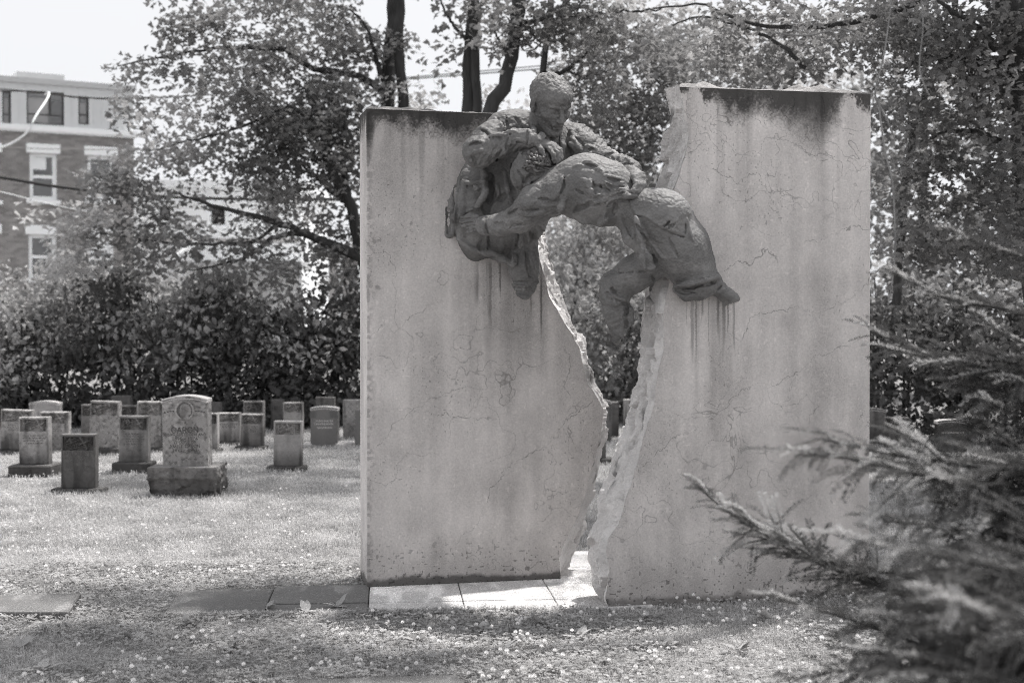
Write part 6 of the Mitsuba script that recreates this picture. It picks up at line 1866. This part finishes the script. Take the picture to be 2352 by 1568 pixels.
bough([(2240, 1500, 3.3), (2300, 1510, 3.3), (2390, 1530, 3.3)], .7, 1.2, .3)
bough([(2100, 1610, 3.4), (2200, 1600, 3.4), (2330, 1610, 3.4)], .7, 1.1, .3)
bough([(1950, 1640, 3.7), (2080, 1620, 3.7), (2250, 1620, 3.7)], .7, 1.1, .3)
for i in range(16):
    x_, y_, Y_ = rgC.uniform(2060, 2260), rgC.uniform(1130, 1560), rgC.uniform(3.0, 4.3)
    bough([(x_, y_, Y_), (x_ + 80, y_ + rgC.uniform(5, 25), Y_), (x_ + 190, y_ + rgC.uniform(15, 50), Y_)], .75, 1.2, .15)
for i in range(6):
    x_, y_, Y_ = rgC.uniform(2230, 2330), rgC.uniform(820, 1130), rgC.uniform(3.6, 4.5)
    bough([(x_, y_, Y_), (x_ + 70, y_ + rgC.uniform(5, 25), Y_), (x_ + 150, y_ + rgC.uniform(15, 40), Y_)], .65, 1.0, .2)

# ------------------------------------------------------------------ grass, clover, weeds
rgG = np.random.default_rng(5)
PUI = np.array([PU[:2], PV[:2]])


def free(xy, pad=0.0):
    """True where nothing stands on the ground"""
    ok = np.ones(len(xy), bool)
    q = (xy - PO[:2]) @ PUI.T
    for p in PAVERS:
        if p is None:
            continue
        u0, u1, v0, v1 = p
        ok &= ~((q[:, 0] > u0 - pad) & (q[:, 0] < u1 + pad) & (q[:, 1] > v0 - pad) & (q[:, 1] < v1 + pad))
    import shapely
    for f in FLUSH:
        ok &= ~shapely.contains_xy(f, xy[:, 0], xy[:, 1])
    for p0, u0, u1 in ((P_L, U_L, uz(1389, 935, 'L')[0]), (P_R, uz(1391, 1375, 'R')[0], uz(1999, 800, 'R')[0])):
        u = xy @ RDIR[:2]
        d = (xy - p0[:2]) @ NDIR[:2]
        ok &= ~((u > u0) & (u < u1) & (d > -.005) & (d < THICK + .005))
    return ok


def scatter(n, y0, y1, xl=-.40, xr=.40, pad=0.0):
    Y = np.sqrt(rgG.uniform(y0 * y0, y1 * y1, n))
    X = Y * rgG.uniform(xl, xr, n)
    xy = np.stack([X, Y], 1)
    return xy[free(xy, pad)]


def blades(xy, hgt, wid, bend=.5):
    n = len(xy)
    a = rgG.uniform(0, 6.283, n)
    h = hgt * rgG.uniform(.5, 1.3, n)
    dd = (xy - P_R[:2]) @ NDIR[:2]
    h = np.where((dd > -.45) & (dd < 0) & (xy @ RDIR[:2] > U_R - .1), h * .55, h)
    w = wid * rgG.uniform(.7, 1.3, n)
    d = np.stack([np.cos(a), np.sin(a), 0 * a], 1)
    s = np.stack([-np.sin(a), np.cos(a), 0 * a], 1) * w[:, None] / 2
    b = bend * rgG.uniform(.2, 1.5, n)
    p = np.c_[xy, np.full(n, -.004)]
    up = np.array([0, 0, 1.0])
    m = p + up * (h * .6)[:, None] + d * (h * b * .3)[:, None]
    e = p + up * (h * (1 - .35 * b).clip(.3))[:, None] + d * (h * b)[:, None]
    v = np.stack([p - s, p + s, m + s * .8, m - s * .8, e], 1).reshape(-1, 3)
    o = np.arange(n)[:, None, None] * 5
    f = (np.array([[0, 1, 2], [0, 2, 3], [3, 2, 4]])[None] + o).reshape(-1, 3)
    return trimesh.Trimesh(v, f, process=False)


def patchy(xy, f, lo, hi, seed):
    return np.clip((meshkit.fbm(np.c_[xy * f, np.full(len(xy), seed)], 3, seed) - lo) / (hi - lo), 0, 1)


near = scatter(150000, 5.4, 9.5)
near = near[rgG.random(len(near)) < .45 + .55 * patchy(near, 1.1, .35, .6, 3)]
mid = scatter(75000, 9.5, 14.0)
far = scatter(60000, 14.0, 24.0, -.42, .42)
gm = cat([blades(near, .042, .0036, .7), blades(mid, .050, .0060, .7), blades(far, .05, .010, .7)])
# longer tufts where the mower does not reach: along the slabs, paving and stones
ed = []
for p0, u0, u1 in ((P_R, uz(1398, 1400, 'R')[0], uz(1999, 800, 'R')[0]),):
    u = rgG.uniform(u0, u1, 900)
    off = -np.abs(rgG.normal(0, .035, 900)) - .004
    base = p0 - RDIR * float(p0 @ RDIR)
    ed.append((base + u[:, None] * RDIR + off[:, None] * NDIR)[:, :2])
u = rgG.uniform(US[0], US[-2], 2600)
ed.append((PO + u[:, None] * PU - np.abs(rgG.normal(0, .03, 2600))[:, None] * PV)[:, :2])
u = rgG.uniform(US[2] + .4, US[-1], 900)
ed.append((PO + u[:, None] * PU + (rgG.normal(-.01, .05, 900))[:, None] * PV)[:, :2])
for x, y, w in GRAVES:
    q = np.c_[x + rgG.uniform(-.62, .62, 150) * (w + .12), y - .06 - np.abs(rgG.normal(0, .05, 150))]
    ed.append(q)
gm = cat([gm, blades(np.vstack(ed), .048, .0045, .6)])
scene['grass'] = mikit.ply(gm, 'grass_blade')
labels['grass'] = {'label': 'short mown grass of the cemetery lawn', 'category': 'grass', 'kind': 'stuff'}


def discs(c, r, nrm, k=5):
    n = len(c)
    t = np.cross(nrm, np.array([.31, .74, .2]))
    t /= np.linalg.norm(t, axis=1, keepdims=True)
    b = np.cross(nrm, t)
    an = np.arange(k) * 2 * math.pi / k
    v = c[:, None] + r[:, None, None] * (np.cos(an)[None, :, None] * t[:, None] + np.sin(an)[None, :, None] * b[:, None])
    f = np.array([[0, i, i + 1] for i in range(1, k - 1)])
    return trimesh.Trimesh(v.reshape(-1, 3), (f[None] + np.arange(n)[:, None, None] * k).reshape(-1, 3), process=False)


cl = scatter(34000, 5.4, 9.3)
cl = cl[rgG.random(len(cl)) < .25 + .75 * patchy(cl, .9, .38, .55, 9)]
n = len(cl)
h = rgG.uniform(.015, .042, n)
cs, rs, ns = [], [], []
a0 = rgG.uniform(0, 6.283, n)
for q in range(3):
    a = a0 + q * 2.094
    r = rgG.uniform(.0055, .0105, n)
    cs.append(np.c_[cl[:, 0] + r * np.cos(a) * .95, cl[:, 1] + r * np.sin(a) * .95, h])
    rs.append(r)
    nn = np.stack([-np.cos(a) * .35, -np.sin(a) * .35, np.ones(n)], 1) + rgG.normal(0, .30, (n, 3))
    ns.append(nn / np.linalg.norm(nn, axis=1, keepdims=True))
scene['clover'] = mikit.ply(discs(np.vstack(cs), np.concatenate(rs), np.vstack(ns)), 'clover_leaf')
labels['clover'] = {'label': 'clover leaves spread through the near lawn', 'category': 'clover', 'kind': 'stuff'}


def pompons(xy, r, z):
    """white clover heads: a few dozen florets pointing out from a small ball, on a stalk"""
    n = len(xy)
    k = 22
    gi = np.arange(k) + .5
    ph, th = np.arccos(1 - 1.35 * gi / k), math.pi * (1 + 5 ** .5) * gi
    d = np.stack([np.cos(th) * np.sin(ph), np.sin(th) * np.sin(ph), np.cos(ph)], 1)
    t = np.cross(d, [.3, .5, .8])
    t /= np.linalg.norm(t, axis=1, keepdims=True)
    pet = np.stack([d * .25 - t * .20, d * .25 + t * .20, d * 1.0 + t * .16, d * 1.0 - t * .16], 1)      # k,4,3
    c = np.c_[xy, z]
    R = rgG.uniform(0, 6.283, n)
    ca, sa = np.cos(R), np.sin(R)
    rot = np.stack([np.stack([ca, -sa, 0 * ca], 1), np.stack([sa, ca, 0 * ca], 1), np.stack([.25 * sa, .2 * ca, 1 + 0 * ca], 1)], 1)
    v = np.einsum('nij,kpj->nkpi', rot, pet) * r[:, None, None, None] + c[:, None, None]
    f = np.array([[0, 1, 2], [0, 2, 3]])
    m = trimesh.Trimesh(v.reshape(-1, 3), (f[None] + np.arange(n * k)[:, None, None] * 4).reshape(-1, 3), process=False)
    return m


fl = scatter(2600, 5.4, 9.0, pad=.01)
fl = fl[rgG.random(len(fl)) < .02 + .5 * patchy(fl, .9, .46, .62, 21)]
f2 = scatter(3600, 9.0, 15.5)
f2 = f2[rgG.random(len(f2)) < .02 + .25 * patchy(f2, .5, .48, .66, 25)]
fl = np.vstack([fl, f2])
scene['clover_blossom'] = mikit.ply(pompons(fl, np.where(fl[:, 1] < 9, rgG.uniform(.008, .0125, len(fl)), rgG.uniform(.008, .012, len(fl))), rgG.uniform(.04, .07, len(fl))), 'flower')
labels['clover_blossom'] = {'label': 'white clover heads dotted over the lawn', 'category': 'clover blossom', 'kind': 'stuff'}

# broad-leaved weeds that can be told apart
WEEDS = [(705, 1412, 'pale broad-leaved weed left of the paving, nearest its front corner'), (775, 1400, 'weed sprouting at the paving\'s front joint'), (175, 1350, 'weed with upright leaves behind the flat marker'), (430, 1440, 'plantain below the paving\'s left corner'),
         (300, 1475, 'weed in the clover between the flat marker and the paving'), (45, 1495, 'big-leaved weed at the lower left edge'), (520, 1500, 'weed lying open in the clover below the dark pavers'), (612, 1402, 'dried weed in the joint between the two dark pavers'),
         (90, 1545, 'weed in the bottom left corner'), (960, 1480, 'long-leaved weed in front of the left slab\'s paving'), (1110, 1455, 'weed under the lit pavers'), (1150, 1500, 'pale weed leaf standing in the shade in front of the gap'), (1240, 1440, 'weed by the paving\'s right end'),
         (1330, 1470, 'large weed leaf in front of the right slab\'s foot'), (1480, 1428, 'broad weed at the foot of the right slab, left part'), (1640, 1425, 'leafy weed at the foot of the right slab, middle'), (1760, 1430, 'leafy weed at the foot of the right slab, under the conifer tip'),
         (1530, 1490, 'dark stalky weed in the sunlit grass'), (1700, 1500, 'pale weed leaf in the sunlit grass'), (1270, 1545, 'weed at the bottom edge beside the flat stone')]
for px, py, lab in WEEDS:
    c = ground_at(px, py)
    w = thing('weed', lab, 'weed', None)
    for j in range(rgG.integers(4, 7)):
        a = rgG.uniform(0, 6.283)
        L = rgG.uniform(.055, .105)
        v, f = leaf_oval(L, rgG.uniform(.2, .3))
        el = rgG.uniform(.2, .95)
        R = rot_z(a) @ np.array([[1, 0, 0], [0, math.cos(el), -math.sin(el)], [0, math.sin(el), math.cos(el)]])
        part(w, 'leaf', trimesh.Trimesh(v @ R.T + [c[0], c[1], .018], f, process=False), 'weed_leaf')
